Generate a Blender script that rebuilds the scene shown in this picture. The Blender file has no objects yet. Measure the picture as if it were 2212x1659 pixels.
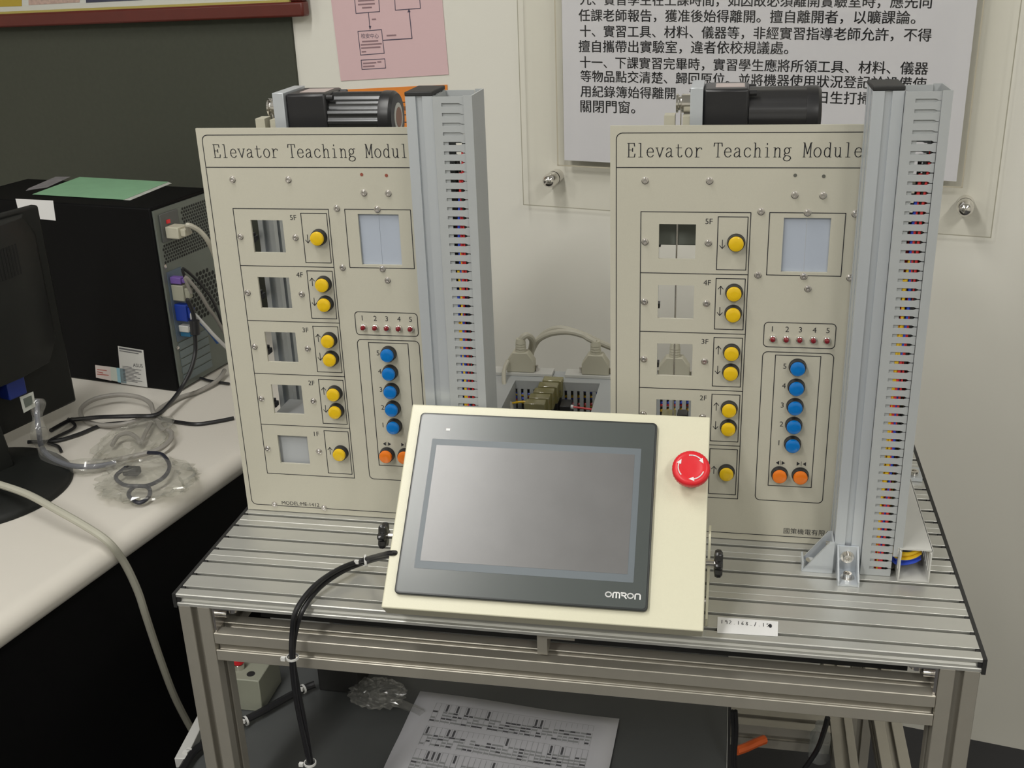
import bpy, bmesh, math, random
from mathutils import Vector, Matrix, Euler

# ------------------------------------------------------------------ camera, world, lights, exposure
SC = bpy.context.scene
COL = SC.collection
OFF = 0.74                                  # bench top above the floor; all "bench" coordinates have z = 0 there
FPX = 2379.06
CAM_E = (1.19012275, 0.0344975, 0.19025729)
CAM_P = Vector((0.602687883, -0.978768258, 0.674203745))
CAM_R = Euler(CAM_E, 'XYZ').to_matrix()

cd = bpy.data.cameras.new('camera')
cam = bpy.data.objects.new('camera', cd)
COL.objects.link(cam)
cd.sensor_fit = 'HORIZONTAL'
cd.sensor_width = 36.0
cd.lens = FPX / 2212.0 * 36.0
cd.clip_start = 0.02
cam.rotation_euler = CAM_E
cam.location = CAM_P + Vector((0, 0, OFF))
SC.camera = cam

SC.view_settings.view_transform = 'Standard'
SC.view_settings.look = 'None'
SC.view_settings.gamma = 1.0
SC.view_settings.use_curve_mapping = False
SC.view_settings.exposure = 0.17

wd = bpy.data.worlds.new('world')
SC.world = wd
wd.use_nodes = True
wd.node_tree.nodes['Background'].inputs[0].default_value = (0.80, 0.90, 1.0, 1)
wd.node_tree.nodes['Background'].inputs[1].default_value = 0.10

ROOM_YAW = math.radians(-10.0)              # the room runs 10 degrees off the bench
RE = Vector((math.cos(ROOM_YAW), math.sin(ROOM_YAW), 0))      # along the back wall
RN = Vector((math.sin(ROOM_YAW), -math.cos(ROOM_YAW), 0))     # out of the back wall into the room
W0 = Vector((0.0, 1.0047, 0.0))             # a point on the back wall
CEIL = 2.02

def room(s, d, z):
    """s along the back wall, d out of it, z above the bench top"""
    return W0 + RE * s + RN * d + Vector((0, 0, z))

# ceiling fluorescent lamps of the room: (s, d, power)
LAMPS = [(0.08, 1.50, 15), (0.08, 3.2, 27), (2.1, 1.35, 9), (2.1, 3.1, 24), (-1.6, 3.0, 14)]
for s, d, p in LAMPS:
    ld = bpy.data.lights.new('lamp_light', 'AREA')
    ld.shape = 'RECTANGLE'; ld.size = 0.26; ld.size_y = 1.16
    ld.energy = p; ld.color = (1.0, 0.978, 0.935)
    lo = bpy.data.objects.new('lamp_light', ld)
    COL.objects.link(lo)
    lo.location = room(s, d, CEIL - 0.085 + OFF)
    lo.rotation_euler = (0, 0, ROOM_YAW)

random.seed(7)

# ------------------------------------------------------------------ pixel -> place helpers (bench coordinates)
def ray(px, py):
    return CAM_R @ Vector(((px - 1106) / FPX, -(py - 829.5) / FPX, -1))

def at(px, py, axis, val):
    d = ray(px, py); i = 'xyz'.index(axis)
    return CAM_P + d * ((val - CAM_P[i]) / d[i])

def onplane(px, py, p, n):
    d = ray(px, py)
    return CAM_P + d * ((p - CAM_P).dot(n) / d.dot(n))

# ------------------------------------------------------------------ materials
MATS = {}
def mat(name, col, rough=0.5, metal=0.0, spec=0.5, noise=0.0, nscale=40, bump=0.0, bscale=200, alpha=None, coat=0.0, emit=None, stretch=None):
    if name in MATS: return MATS[name]
    m = bpy.data.materials.new(name); m.use_nodes = True
    nt = m.node_tree; b = nt.nodes['Principled BSDF']
    b.inputs['Base Color'].default_value = (*col, 1)
    b.inputs['Roughness'].default_value = rough
    b.inputs['Metallic'].default_value = metal
    b.inputs['Specular IOR Level'].default_value = spec
    b.inputs['Coat Weight'].default_value = coat
    if noise or bump:
        tc = nt.nodes.new('ShaderNodeTexCoord')
        mp = nt.nodes.new('ShaderNodeMapping')
        nt.links.new(tc.outputs['Object'], mp.inputs['Vector'])
        if stretch: mp.inputs['Scale'].default_value = stretch
    if noise:
        n = nt.nodes.new('ShaderNodeTexNoise'); n.inputs['Scale'].default_value = nscale
        n.inputs['Detail'].default_value = 4
        nt.links.new(mp.outputs['Vector'], n.inputs['Vector'])
        mx = nt.nodes.new('ShaderNodeMix'); mx.data_type = 'RGBA'
        mx.inputs[6].default_value = (*[c * (1 - noise) for c in col], 1)
        mx.inputs[7].default_value = (*[min(1, c * (1 + noise)) for c in col], 1)
        nt.links.new(n.outputs['Fac'], mx.inputs[0])
        nt.links.new(mx.outputs[2], b.inputs['Base Color'])
    if bump:
        n2 = nt.nodes.new('ShaderNodeTexNoise'); n2.inputs['Scale'].default_value = bscale
        nt.links.new(mp.outputs['Vector'], n2.inputs['Vector'])
        bp = nt.nodes.new('ShaderNodeBump'); bp.inputs['Strength'].default_value = bump
        bp.inputs['Distance'].default_value = 0.002
        nt.links.new(n2.outputs['Fac'], bp.inputs['Height'])
        nt.links.new(bp.outputs['Normal'], b.inputs['Normal'])
    if emit:
        b.inputs['Emission Color'].default_value = (*emit[0], 1)
        b.inputs['Emission Strength'].default_value = emit[1]
    MATS[name] = m
    return m

def clear_mat(name, tint, gloss=0.12, rough=0.05, milk=0.0, milkcol=(0.8, 0.8, 0.75)):
    """thin clear plastic: light passes straight through, with a surface shine and a little milkiness"""
    m = bpy.data.materials.new(name); m.use_nodes = True
    nt = m.node_tree; nt.nodes.clear()
    out = nt.nodes.new('ShaderNodeOutputMaterial')
    tr = nt.nodes.new('ShaderNodeBsdfTransparent'); tr.inputs[0].default_value = (*tint, 1)
    gl = nt.nodes.new('ShaderNodeBsdfGlossy'); gl.inputs['Roughness'].default_value = rough
    df = nt.nodes.new('ShaderNodeBsdfDiffuse'); df.inputs[0].default_value = (*milkcol, 1)
    m1 = nt.nodes.new('ShaderNodeMixShader'); m1.inputs[0].default_value = milk
    m2 = nt.nodes.new('ShaderNodeMixShader'); m2.inputs[0].default_value = gloss
    nt.links.new(tr.outputs[0], m1.inputs[1]); nt.links.new(df.outputs[0], m1.inputs[2])
    nt.links.new(m1.outputs[0], m2.inputs[1]); nt.links.new(gl.outputs[0], m2.inputs[2])
    nt.links.new(m2.outputs[0], out.inputs[0])
    MATS[name] = m
    return m

ALU = mat('anodised aluminium', (0.56, 0.56, 0.525), 0.36, 0.55, noise=0.05, nscale=60, stretch=(0.15, 1, 1))
ALUC = mat('post aluminium with window light tint', (0.58, 0.615, 0.65), 0.33, 0.40, noise=0.04, nscale=60, stretch=(1, 1, 0.1))  # base colour raised and blued for window light mirrored in the posts
ALUD = mat('leg aluminium', (0.46, 0.435, 0.375), 0.38, 0.55, noise=0.05, nscale=60)
CHROME = mat('polished steel', (0.75, 0.73, 0.70), 0.16, 1.0)
STEEL = mat('dull steel', (0.72, 0.69, 0.67), 0.26, 1.0)
CREAM = mat('cream panel paint', (0.555, 0.535, 0.445), 0.42, noise=0.025, nscale=400, bump=0.05, bscale=900)
HCREAM = mat('ivory enclosure paint', (0.72, 0.70, 0.54), 0.30, noise=0.02, nscale=500, bump=0.08, bscale=1200)
INK = mat('black ink', (0.02, 0.02, 0.025), 0.6)
BLACK = mat('black plastic', (0.018, 0.018, 0.02), 0.35)
BLACKM = mat('matt black plastic', (0.02, 0.02, 0.02), 0.6)
GLOSSB = mat('gloss black paint', (0.012, 0.012, 0.012), 0.25, spec=0.6)
YEL = mat('yellow button plastic', (0.80, 0.52, 0.01), 0.25, coat=0.3)
BLU = mat('blue button plastic', (0.0, 0.17, 0.55), 0.25, coat=0.3)
ORA = mat('orange button plastic', (0.85, 0.20, 0.01), 0.25, coat=0.3)
RED = mat('red button plastic', (0.75, 0.02, 0.03), 0.35)
REDL = mat('red lamp lens', (0.20, 0.004, 0.012), 0.12, coat=0.5)
WHITEP = mat('white print', (0.85, 0.85, 0.85), 0.5)
DUCT = mat('grey duct plastic', (0.425, 0.445, 0.45), 0.5, noise=0.03, nscale=60)
LGREY = mat('light grey plastic', (0.58, 0.58, 0.55), 0.45)
DOOR = mat('pale blue steel door', (0.46, 0.51, 0.60), 0.5)
CABLEW = mat('beige cable plastic', (0.50, 0.48, 0.40), 0.45)
CABLEG = mat('grey cable plastic', (0.30, 0.285, 0.26), 0.5)
CABLEK = mat('black cable plastic', (0.014, 0.014, 0.016), 0.35)
PLUGB = mat('beige connector plastic', (0.52, 0.50, 0.40), 0.5)
PAPER = mat('white paper', (0.78, 0.78, 0.78), 0.8)
WALLM = mat('off white wall paint', (0.79, 0.775, 0.705), 0.75, noise=0.015, nscale=3)
GREENW = mat('dark green wall covering', (0.058, 0.062, 0.046), 0.85, noise=0.12, nscale=120)
FLOORM = mat('dark floor tile', (0.035, 0.035, 0.04), 0.5, noise=0.2, nscale=8)
CEILM = mat('white ceiling', (0.75, 0.75, 0.72), 0.8)
DESKM = mat('white desk laminate', (0.66, 0.63, 0.57), 0.4, noise=0.04, nscale=6)
ZIP = mat('white nylon tie', (0.70, 0.70, 0.68), 0.4)
WCOL = {k: mat(k + ' wire insulation', c, 0.4) for k, c in dict(yellow=(0.85, 0.55, 0.02), blue=(0.03, 0.08, 0.58), red=(0.72, 0.04, 0.04), black=(0.015, 0.015, 0.015), white=(0.7, 0.7, 0.66)).items()}

# ------------------------------------------------------------------ scene graph helpers
ORG = {}
def setp(o, label=None, cat=None, group=None, kind=None):
    if label: o['label'] = label
    if cat: o['category'] = cat
    if group: o['group'] = group
    if kind: o['kind'] = kind
    return o

def thing(name, label, cat, loc=(0, 0, 0), rot=(0, 0, 0), local=False, group=None):
    o = bpy.data.objects.new(name, None); COL.objects.link(o)
    o.empty_display_size = 0.05
    o.location = Vector(loc) + Vector((0, 0, OFF)); o.rotation_euler = rot
    ORG[o] = Matrix.Identity(4) if local else (Matrix.Translation(loc) @ Euler(rot, 'XYZ').to_matrix().to_4x4()).inverted()
    return setp(o, label, cat, group)

class MB:
    """collects shapes and links them as ONE mesh object"""
    def __init__(s): s.v = []; s.f = []; s.m = []; s.xf = None
    def add(s, verts, faces, mi=0):
        k = len(s.v)
        s.v += [Vector(v) if s.xf is None else s.xf @ Vector(v) for v in verts]
        s.f += [[i + k for i in f] for f in faces]; s.m += [mi] * len(faces)
        return s
    def box(s, x0, x1, y0, y1, z0, z1, mi=0):
        return s.add([(x0, y0, z0), (x1, y0, z0), (x1, y1, z0), (x0, y1, z0), (x0, y0, z1), (x1, y0, z1), (x1, y1, z1), (x0, y1, z1)],
                     [(3, 2, 1, 0), (4, 5, 6, 7), (0, 1, 5, 4), (1, 2, 6, 5), (2, 3, 7, 6), (3, 0, 4, 7)], mi)
    def hexa(s, a, b, mi=0):
        """a: 4 points, b: the 4 opposite points"""
        return s.add(list(a) + list(b), [(3, 2, 1, 0), (4, 5, 6, 7), (0, 1, 5, 4), (1, 2, 6, 5), (2, 3, 7, 6), (3, 0, 4, 7)], mi)
    def prism(s, poly, f0, f1, mi=0):
        """poly: 2D outline (ccw); f0/f1 map a 2D point to the two end faces"""
        n = len(poly)
        return s.add([f0(*p) for p in poly] + [f1(*p) for p in poly],
                     [list(range(n))[::-1], list(range(n, 2 * n))] + [(i, (i + 1) % n, n + (i + 1) % n, n + i) for i in range(n)], mi)
    def lathe(s, prof, p, ax, n=20, mi=0, cap=True):
        """prof: (radius, height along ax) pairs"""
        ax = Vector(ax).normalized(); p = Vector(p)
        u = ax.orthogonal().normalized(); w = ax.cross(u)
        vs = []
        for r, h in prof:
            for i in range(n):
                a = 2 * math.pi * i / n
                vs.append(p + ax * h + (u * math.cos(a) + w * math.sin(a)) * r)
        fs = [(j * n + i, j * n + (i + 1) % n, (j + 1) * n + (i + 1) % n, (j + 1) * n + i) for j in range(len(prof) - 1) for i in range(n)]
        if cap: fs += [list(range(n))[::-1], list(range((len(prof) - 1) * n, len(prof) * n))]
        return s.add(vs, fs, mi)
    def cyl(s, a, b, r, n=16, mi=0):
        a = Vector(a); b = Vector(b)
        return s.lathe([(r, 0), (r, (b - a).length)], a, b - a, n, mi)
    def tube(s, pts, r, n=8, mi=0, smooth=6):
        pts = curve(pts, smooth)
        vs = []; u = None
        for i, p in enumerate(pts):
            t = (pts[min(i + 1, len(pts) - 1)] - pts[max(i - 1, 0)]).normalized()
            if u is None: u = t.orthogonal().normalized()
            u = (u - t * u.dot(t)).normalized(); w = t.cross(u)
            rr = r(i / (len(pts) - 1)) if callable(r) else r
            for k in range(n):
                a = 2 * math.pi * k / n
                vs.append(p + (u * math.cos(a) + w * math.sin(a)) * rr)
        m = len(pts)
        fs = [(j * n + i, j * n + (i + 1) % n, (j + 1) * n + (i + 1) % n, (j + 1) * n + i) for j in range(m - 1) for i in range(n)]
        fs += [list(range(n))[::-1], list(range((m - 1) * n, m * n))]
        return s.add(vs, fs, mi)
    def stroke(s, pts, w, fn, mi=0, closed=False):
        """a flat pen line: 2D points, width (number or function of direction), fn maps 2D to place"""
        pts = list(pts)
        if closed: pts.append(pts[0])
        for (x0, y0), (x1, y1) in zip(pts, pts[1:]):
            dx, dy = x1 - x0, y1 - y0; L = math.hypot(dx, dy)
            if L < 1e-9: continue
            ww = w(dx / L, dy / L) if callable(w) else w
            ex, ey = dx / L * ww * 0.3, dy / L * ww * 0.3
            nx, ny = -dy / L * ww / 2, dx / L * ww / 2
            s.add([fn(x0 - ex - nx, y0 - ey - ny), fn(x1 + ex - nx, y1 + ey - ny), fn(x1 + ex + nx, y1 + ey + ny), fn(x0 - ex + nx, y0 - ey + ny)], [(0, 1, 2, 3)], mi)
        return s
    def flat(s, poly, fn, mi=0):
        return s.add([fn(*p) for p in poly], [list(range(len(poly)))], mi)
    def build(s, name, mats, parent=None, bev=0, seg=2, smooth=35, kind=None, label=None, sub=0):
        if not isinstance(mats, (list, tuple)): mats = [mats]
        me = bpy.data.meshes.new(name)
        o = bpy.data.objects.new(name, me); COL.objects.link(o)
        if parent is not None:
            r = parent
            while r.parent: r = r.parent
            org = ORG.get(r, Matrix.Identity(4))
            o.parent = parent
        else:
            lo = [min(v[i] for v in s.v) for i in range(3)]; hi = [max(v[i] for v in s.v) for i in range(3)]
            org = Vector(((lo[0] + hi[0]) / 2, (lo[1] + hi[1]) / 2, lo[2]))
            o.location = org + Vector((0, 0, OFF)); org = Matrix.Translation(-org); ORG[o] = org
        me.from_pydata([tuple(org @ v) for v in s.v], [], s.f)
        for m in mats: me.materials.append(m)
        for p, i in zip(me.polygons, s.m): p.material_index = i
        bm = bmesh.new(); bm.from_mesh(me)
        if len(s.f) < 4000: bmesh.ops.recalc_face_normals(bm, faces=bm.faces)
        bm.to_mesh(me); bm.free()
        if smooth:
            me.shade_smooth(); me.set_sharp_from_angle(angle=math.radians(smooth))
        if bev:
            b = o.modifiers.new('bevel', 'BEVEL'); b.width = bev; b.segments = seg; b.limit_method = 'ANGLE'; b.angle_limit = math.radians(40)
            b.harden_normals = False
        if sub:
            d = o.modifiers.new('sub', 'SUBSURF'); d.levels = sub; d.render_levels = sub
        if kind: o['kind'] = kind
        if label: o['label'] = label
        return o

def curve(pts, k=6):
    pts = [Vector(p) for p in pts]
    if k <= 1 or len(pts) < 3: return pts
    out = []
    for i in range(len(pts) - 1):
        p0 = pts[max(i - 1, 0)]; p1 = pts[i]; p2 = pts[i + 1]; p3 = pts[min(i + 2, len(pts) - 1)]
        for j in range(k):
            t = j / k
            out.append(0.5 * ((2 * p1) + (p2 - p0) * t + (2 * p0 - 5 * p1 + 4 * p2 - p3) * t * t + (3 * p1 - p0 - 3 * p2 + p3) * t ** 3))
    out.append(pts[-1])
    return out

def rrect(x0, x1, y0, y1, r, n=5):
    out = []
    for cx, cy, a0 in ((x1 - r, y1 - r, 0), (x0 + r, y1 - r, 90), (x0 + r, y0 + r, 180), (x1 - r, y0 + r, 270)):
        for i in range(n + 1):
            a = math.radians(a0 + 90 * i / n); out.append((cx + r * math.cos(a), cy + r * math.sin(a)))
    return out

def glyphs(body, bold=0):
    """outline of a line of text, as flat 2D polygons"""
    cu = bpy.data.curves.new('t', 'FONT'); cu.body = body; cu.size = 1; cu.resolution_u = 3; cu.fill_mode = 'FRONT'; cu.offset = bold
    ob = bpy.data.objects.new('t', cu); COL.objects.link(ob)
    dg = bpy.context.evaluated_depsgraph_get()
    me = bpy.data.meshes.new_from_object(ob.evaluated_get(dg))
    vs = [(v.co.x, v.co.y) for v in me.vertices]; fs = [list(p.vertices) for p in me.polygons]
    bpy.data.objects.remove(ob); bpy.data.curves.remove(cu); bpy.data.meshes.remove(me)
    return vs, fs

def text(mb, body, fn, x0, y0, x1=None, h=None, mi=0, cy=None, bold=0):
    """writes body from x0 (to x1, or with letters h high) on baseline y0 (or centred on cy) in fn's plane"""
    vs, fs = glyphs(body, bold)
    if not vs: return
    ax = min(v[0] for v in vs); bx = max(v[0] for v in vs); ay = min(v[1] for v in vs); by = max(v[1] for v in vs)
    k = (x1 - x0) / (bx - ax) if x1 is not None else h / (by - ay)
    ky = h / (by - ay) if h is not None else k
    oy = y0 if cy is None else cy - (by + ay) / 2 * ky
    mb.add([fn(x0 + (x - ax) * k, oy + y * ky) for x, y in vs], fs, mi)

def arc(cx, cy, rx, ry, a0, a1, n=10):
    return [(cx + rx * math.cos(math.radians(a0 + (a1 - a0) * i / n)), cy + ry * math.sin(math.radians(a0 + (a1 - a0) * i / n))) for i in range(n + 1)]

# thin serif typewriter letters for the module title (cell 10 wide, capitals 15 high)
SERIF = {
 'E': [[(2.4, 0), (2.4, 15)], [(0.9, 15), (8.4, 15), (8.8, 11.8)], [(2.4, 7.8), (6.6, 7.8)], [(6.6, 9.6), (6.6, 6)], [(0.9, 0), (8.6, 0), (9.2, 3.4)]],
 'l': [[(2.8, 15), (5, 15), (5, 0)], [(2.6, 0), (7.4, 0)]],
 'e': [[(1.6, 5.4), (8.4, 5.4), (8.2, 7.6), (7, 9.4), (5.2, 10), (3.2, 9.2), (1.9, 7.2), (1.6, 5), (2, 2.4), (3.4, .6), (5.3, 0), (7, .5), (8.5, 2.2)]],
 'v': [[(1.6, 10), (5, 0), (8.4, 10)], [(.3, 10), (3.2, 10)], [(7, 10), (9.7, 10)]],
 'a': [[(2, 7.6), (2.6, 9.2), (4.4, 10), (6.2, 9.4), (6.9, 8), (6.9, 1.6), (7.5, .2), (8.9, .6)], [(6.9, 6), (4.2, 5.4), (2, 4), (1.4, 2.2), (2, .6), (3.6, 0), (5.4, .8), (6.9, 2.6)]],
 't': [[(4, 13.4), (4, 2.2), (4.6, .5), (6, 0), (7.6, .6), (8.2, 2)], [(1.4, 10), (7.8, 10)]],
 'o': [arc(5, 5, 3.6, 5, 0, 360, 18)],
 'r': [[(1.4, 10), (3, 10), (3, 0)], [(1.2, 0), (6, 0)], [(3, 6), (4, 8.6), (6, 10), (7.8, 9.8), (8.4, 8.4)]],
 'T': [[(5, 15), (5, 0)], [(.6, 11.6), (1, 15), (9, 15), (9.4, 11.6)], [(3, 0), (7, 0)]],
 'c': [[(8.2, 7.4), (7.3, 9.3), (5.2, 10), (3.2, 9.2), (1.9, 7.2), (1.6, 5), (2, 2.4), (3.4, .6), (5.3, 0), (7, .6), (8.5, 2.4)]],
 'h': [[(1, 15), (2.6, 15), (2.6, 0)], [(2.6, 7), (3.8, 9.2), (5.6, 10), (7.1, 9.2), (7.6, 7.4), (7.6, 0)], [(1, 0), (4.2, 0)], [(6, 0), (9.2, 0)]],
 'i': [[(2.8, 10), (5, 10), (5, 0)], [(2.6, 0), (7.4, 0)], [(4.7, 13.2), (4.7, 14.6)]],
 'n': [[(1, 10), (2.6, 10), (2.6, 0)], [(2.6, 7), (3.8, 9.2), (5.6, 10), (7.1, 9.2), (7.6, 7.4), (7.6, 0)], [(1, 0), (4.2, 0)], [(6, 0), (9.2, 0)]],
 'g': [arc(4.6, 6.9, 2.7, 3.1, 0, 360, 14), [(6.6, 9.2), (7.8, 10), (9.2, 9.8)], [(3, 4.4), (2, 3), (2.6, 1.9), (6.6, 1.3), (8.4, .2), (8.8, -1.4), (7.6, -3.2), (5, -4), (2.4, -3.4), (1.2, -1.9), (1.8, -.2), (3.4, 1.5)]],
 'M': [[(1.7, 0), (1.7, 15), (5, 3.4), (8.3, 15), (8.3, 0)], [(.4, 0), (3, 0)], [(7, 0), (9.7, 0)], [(.4, 15), (1.7, 15)], [(8.3, 15), (9.6, 15)]],
 'd': [[(5.9, 15), (7.4, 15), (7.4, 0), (9, 0)], [(7.4, 7.4), (6.4, 9.2), (4.8, 10), (3, 9.2), (1.9, 7.2), (1.6, 5), (1.9, 2.6), (3, .7), (4.8, 0), (6.4, .8), (7.4, 2.6)]],
 'u': [[(1, 10), (2.6, 10), (2.6, 2.6), (3.3, .7), (4.8, 0), (6.4, .8), (7.5, 2.8)], [(6, 10), (7.5, 10), (7.5, 0), (9.1, 0)]],
}

# ------------------------------------------------------------------ the room
def room_box(name, m, s0, s1, d0, d1, z0, z1):
    mb = MB()
    mb.hexa([room(s0, d0, z0), room(s1, d0, z0), room(s1, d1, z0), room(s0, d1, z0)], [room(s0, d0, z1), room(s1, d0, z1), room(s1, d1, z1), room(s0, d1, z1)])
    return mb.build(name, m, kind='structure', smooth=0)

S_EDGE = 0.0      # placeholder, set below: where the dark wall ends
def walls(px, py, d=0.0):
    """pixel -> (s, z) on the back wall, d in front of it"""
    p = onplane(px, py, W0 + RN * d, RN)
    return (p - W0 - RN * d).dot(RE), p.z
S_EDGE = (walls(636, 60)[0] + walls(643, 180)[0]) / 2
SL, SR, DF = -2.4, 3.4, 5.2
room_box('floor', FLOORM, SL, SR, -0.1, DF, -OFF - 0.1, -OFF)
room_box('ceiling', CEILM, SL, SR, -0.1, DF, CEIL, CEIL + 0.1)
room_box('wall_back', WALLM, S_EDGE, SR, -0.1, 0, -OFF, CEIL)
room_box('wall_back_left', GREENW, SL, S_EDGE, -0.1, 0.006, -OFF, CEIL)
room_box('wall_left', WALLM, SL - 0.1, SL, -0.1, DF, -OFF, CEIL)
room_box('wall_right', WALLM, SR, SR + 0.1, -0.1, DF, -OFF, CEIL)
room_box('wall_front', WALLM, SL, SR, DF, DF + 0.1, -OFF, CEIL)
TUBE = mat('lit fluorescent tube', (1, 1, 1), 0.5, emit=((1.0, 0.98, 0.92), 3.0))
for i, (s, d, p) in enumerate(LAMPS):
    c = room(s, d, CEIL)
    t = thing('ceiling_light', ['fluorescent ceiling light over the left of the bench', 'fluorescent ceiling light behind the first one on the left',
        'fluorescent ceiling light near the right of the back wall', 'fluorescent ceiling light on the right further from the back wall', 'fluorescent ceiling light furthest from the back wall'][i], 'ceiling light',
        c, (0, 0, ROOM_YAW), local=True, group='ceiling lights')
    MB().box(-.15, .15, -.62, .62, -.05, 0).build('housing', CEILM, t, bev=0.004)
    for x in (-.07, .07):
        MB().cyl((x, -.58, -.064), (x, .58, -.064), .013, 12).build('tube', TUBE, t)

# ------------------------------------------------------------------ aluminium profile helper
def slot_outline(w, h, o=0.0042, lip=0.0022, inn=0.0085, dep=0.009, sides='NESW', nslots=(1, 1)):
    """outline of an extrusion w x h centred on 0 with T slots"""
    def side(p0, p1, on, n):
        p0 = Vector(p0); p1 = Vector(p1); d = (p1 - p0).normalized(); inw = Vector((-d.y, d.x)); L = (p1 - p0).length
        out = [p0]
        if on:
            for i in range(n):
                c = p0 + d * (L * (i + .5) / n)
                out += [c - d * o, c - d * o + inw * lip, c - d * inn + inw * lip, c - d * inn + inw * dep, c + d * inn + inw * dep, c + d * inn + inw * lip, c + d * o + inw * lip, c + d * o]
        return out
    a, b = w / 2, h / 2
    pts = side((-a, -b), (a, -b), 'S' in sides, nslots[0]) + side((a, -b), (a, b), 'E' in sides, nslots[1]) + side((a, b), (-a, b), 'N' in sides, nslots[0]) + side((-a, b), (-a, -b), 'W' in sides, nslots[1])
    return [(p.x, p.y) for p in pts]

def profile(mb, w, h, axis, c0, c1, mi=0, **k):
    """extrusion between two centre points along axis x, y or z"""
    pl = slot_outline(w, h, **k)
    if axis == 'z': f = lambda c: (lambda u, v: (c[0] + u, c[1] + v, c[2]))
    elif axis == 'x': f = lambda c: (lambda u, v: (c[0], c[1] + u, c[2] + v))
    else: f = lambda c: (lambda u, v: (c[0] - u, c[1], c[2] + v))
    return mb.prism(pl, f(c0), f(c1), mi)

# ------------------------------------------------------------------ the workbench
W = 0.866; NPL = 7; PW = 0.088; TH = 0.0155; D = NPL * PW
bench = thing('workbench', 'aluminium profile workbench with a grooved top carrying both control panels', 'workbench', (W / 2, D / 2, -OFF))
for i in range(NPL):
    y0 = i * PW + 0.0002; y1 = (i + 1) * PW - 0.0002
    pl = [(y0, -TH)]
    # front slot of the foremost plate
    if i == 0:
        pl = [(y1, -TH), (y1, 0)]
    else:
        pl = [(y1, -TH), (y1, -0.0006), (y1 - 0.0006, 0)]
    for g in (0.0737, 0.0444, 0.0154):
        c = i * PW + g
        pl += [(c + .0030, 0), (c + .0028, -.0003), (c + .0028, -.0021), (c + .0055, -.0021), (c + .0055, -.0085), (c - .0055, -.0085), (c - .0055, -.0021), (c - .0028, -.0021), (c - .0028, -.0003), (c - .0030, 0)]
    if i == 0:
        pl += [(y0 + .0009, 0), (y0, -.0009), (y0, -.0040), (y0 + .0035, -.0052), (y0 + .0048, -.0085), (y0 + .0035, -.0108), (y0 + .0007, -.0116), (y0, -.0123), (y0, -TH)]
    else:
        pl += [(y0 + .0006, 0), (y0, -.0006), (y0, -TH)]
    MB().prism(pl, lambda y, z: (0, y, z), lambda y, z: (W, y, z)).build('top_plate', ALU, bench, smooth=0)
for x0, x1 in ((-.004, -.0001), (W + .0001, W + .004)):
    mb = MB(); mb.box(x0, x1, -.001, D, -TH - .002, .0005)
    xi0, xi1 = (x1, x1 + .004) if x0 < 0 else (x0 - .004, x0)
    for i in range(NPL):
        for g in (.0154, .0444, .0737):
            mb.box(xi0, xi1, i * PW + g - .0027, i * PW + g + .0027, -.0058, -.0004)
    mb.box(xi0, xi1, .0008, .0032, -.0105, -.0055)
    mb.build('edge_strip', BLACKM, bench)
LG = 0.038; TZ = -TH
for x in (.0005, W - LG - .0005):
    for y in (.0005, D - LG - .0005):
        MB_ = MB(); profile(MB_, LG, LG, 'z', (x + LG / 2, y + LG / 2, -OFF + .03), (x + LG / 2, y + LG / 2, TZ)); lg = MB_.build('leg', ALUD, bench, smooth=0, bev=.0006, seg=1)
        MB().lathe([(.012, 0), (.022, .002), (.022, .008), (.006, .012), (.006, .032)], (x + LG / 2, y + LG / 2, -OFF), (0, 0, 1)).build('levelling_foot', BLACK, lg)
for y in (.0005 + LG / 2, D - .0005 - LG / 2):
    MB_ = MB(); profile(MB_, LG, .037, 'x', (LG + .001, y, -.068), (W - LG - .001, y, -.068)); MB_.build('rail', ALUD, bench, smooth=0, bev=.0007, seg=1)
for x in (.0005 + LG / 2, W - LG / 2 - .0005):
    for z in ((-.068,) if x < .4 else (-.068, -.369)):
        MB_ = MB(); profile(MB_, LG, .037, 'y', (x, LG + .001, z), (x, D - LG - .001, z)); MB_.build('side_rail', ALUD, bench, smooth=0, bev=.0006, seg=1)
MB_ = MB(); profile(MB_, .030, .037, 'y', (.783, LG + .05, -.369), (.783, D - LG - .001, -.369)); MB_.build('shelf_rail', ALUD, bench, smooth=0)
MB_ = MB(); profile(MB_, LG, .037, 'x', (.632, .325, -.369), (.767, .325, -.369)); MB_.build('cross_rail', ALUD, bench, smooth=0)
# corner brackets with bolts under the top, and the small plate hanging in the gap
for sx, xx in ((1, LG), (-1, W - LG)):
    mb = MB()
    a, b = sorted((xx + sx * .001, xx + sx * .004)); mb.box(a, b, .004, .034, -.049, -TZ * 0 - .0195)
    a, b = sorted((xx + sx * .001, xx + sx * .030)); mb.box(a, b, .004, .034, -.0195, -.0165)
    cb = mb.build('corner_bracket', STEEL, bench)
    MB().cyl((xx + sx * .004, .019, -.034), (xx + sx * .013, .019, -.034), .0055, 12).build('bolt', CHROME, cb)
    MB().cyl((xx + sx * .020, .019, -.0195), (xx + sx * .020, .019, -.030), .0055, 12).build('bolt', CHROME, cb)
mb = MB(); p = at(1163, 1390, 'y', .010)
mb.box(p.x - .001, p.x + .010, .008, .030, -.045, -.0165); mb.box(p.x + .010, p.x + .040, .008, .030, -.024, -.0165)
mb.build('hanging_plate', ALUD, bench)
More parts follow.
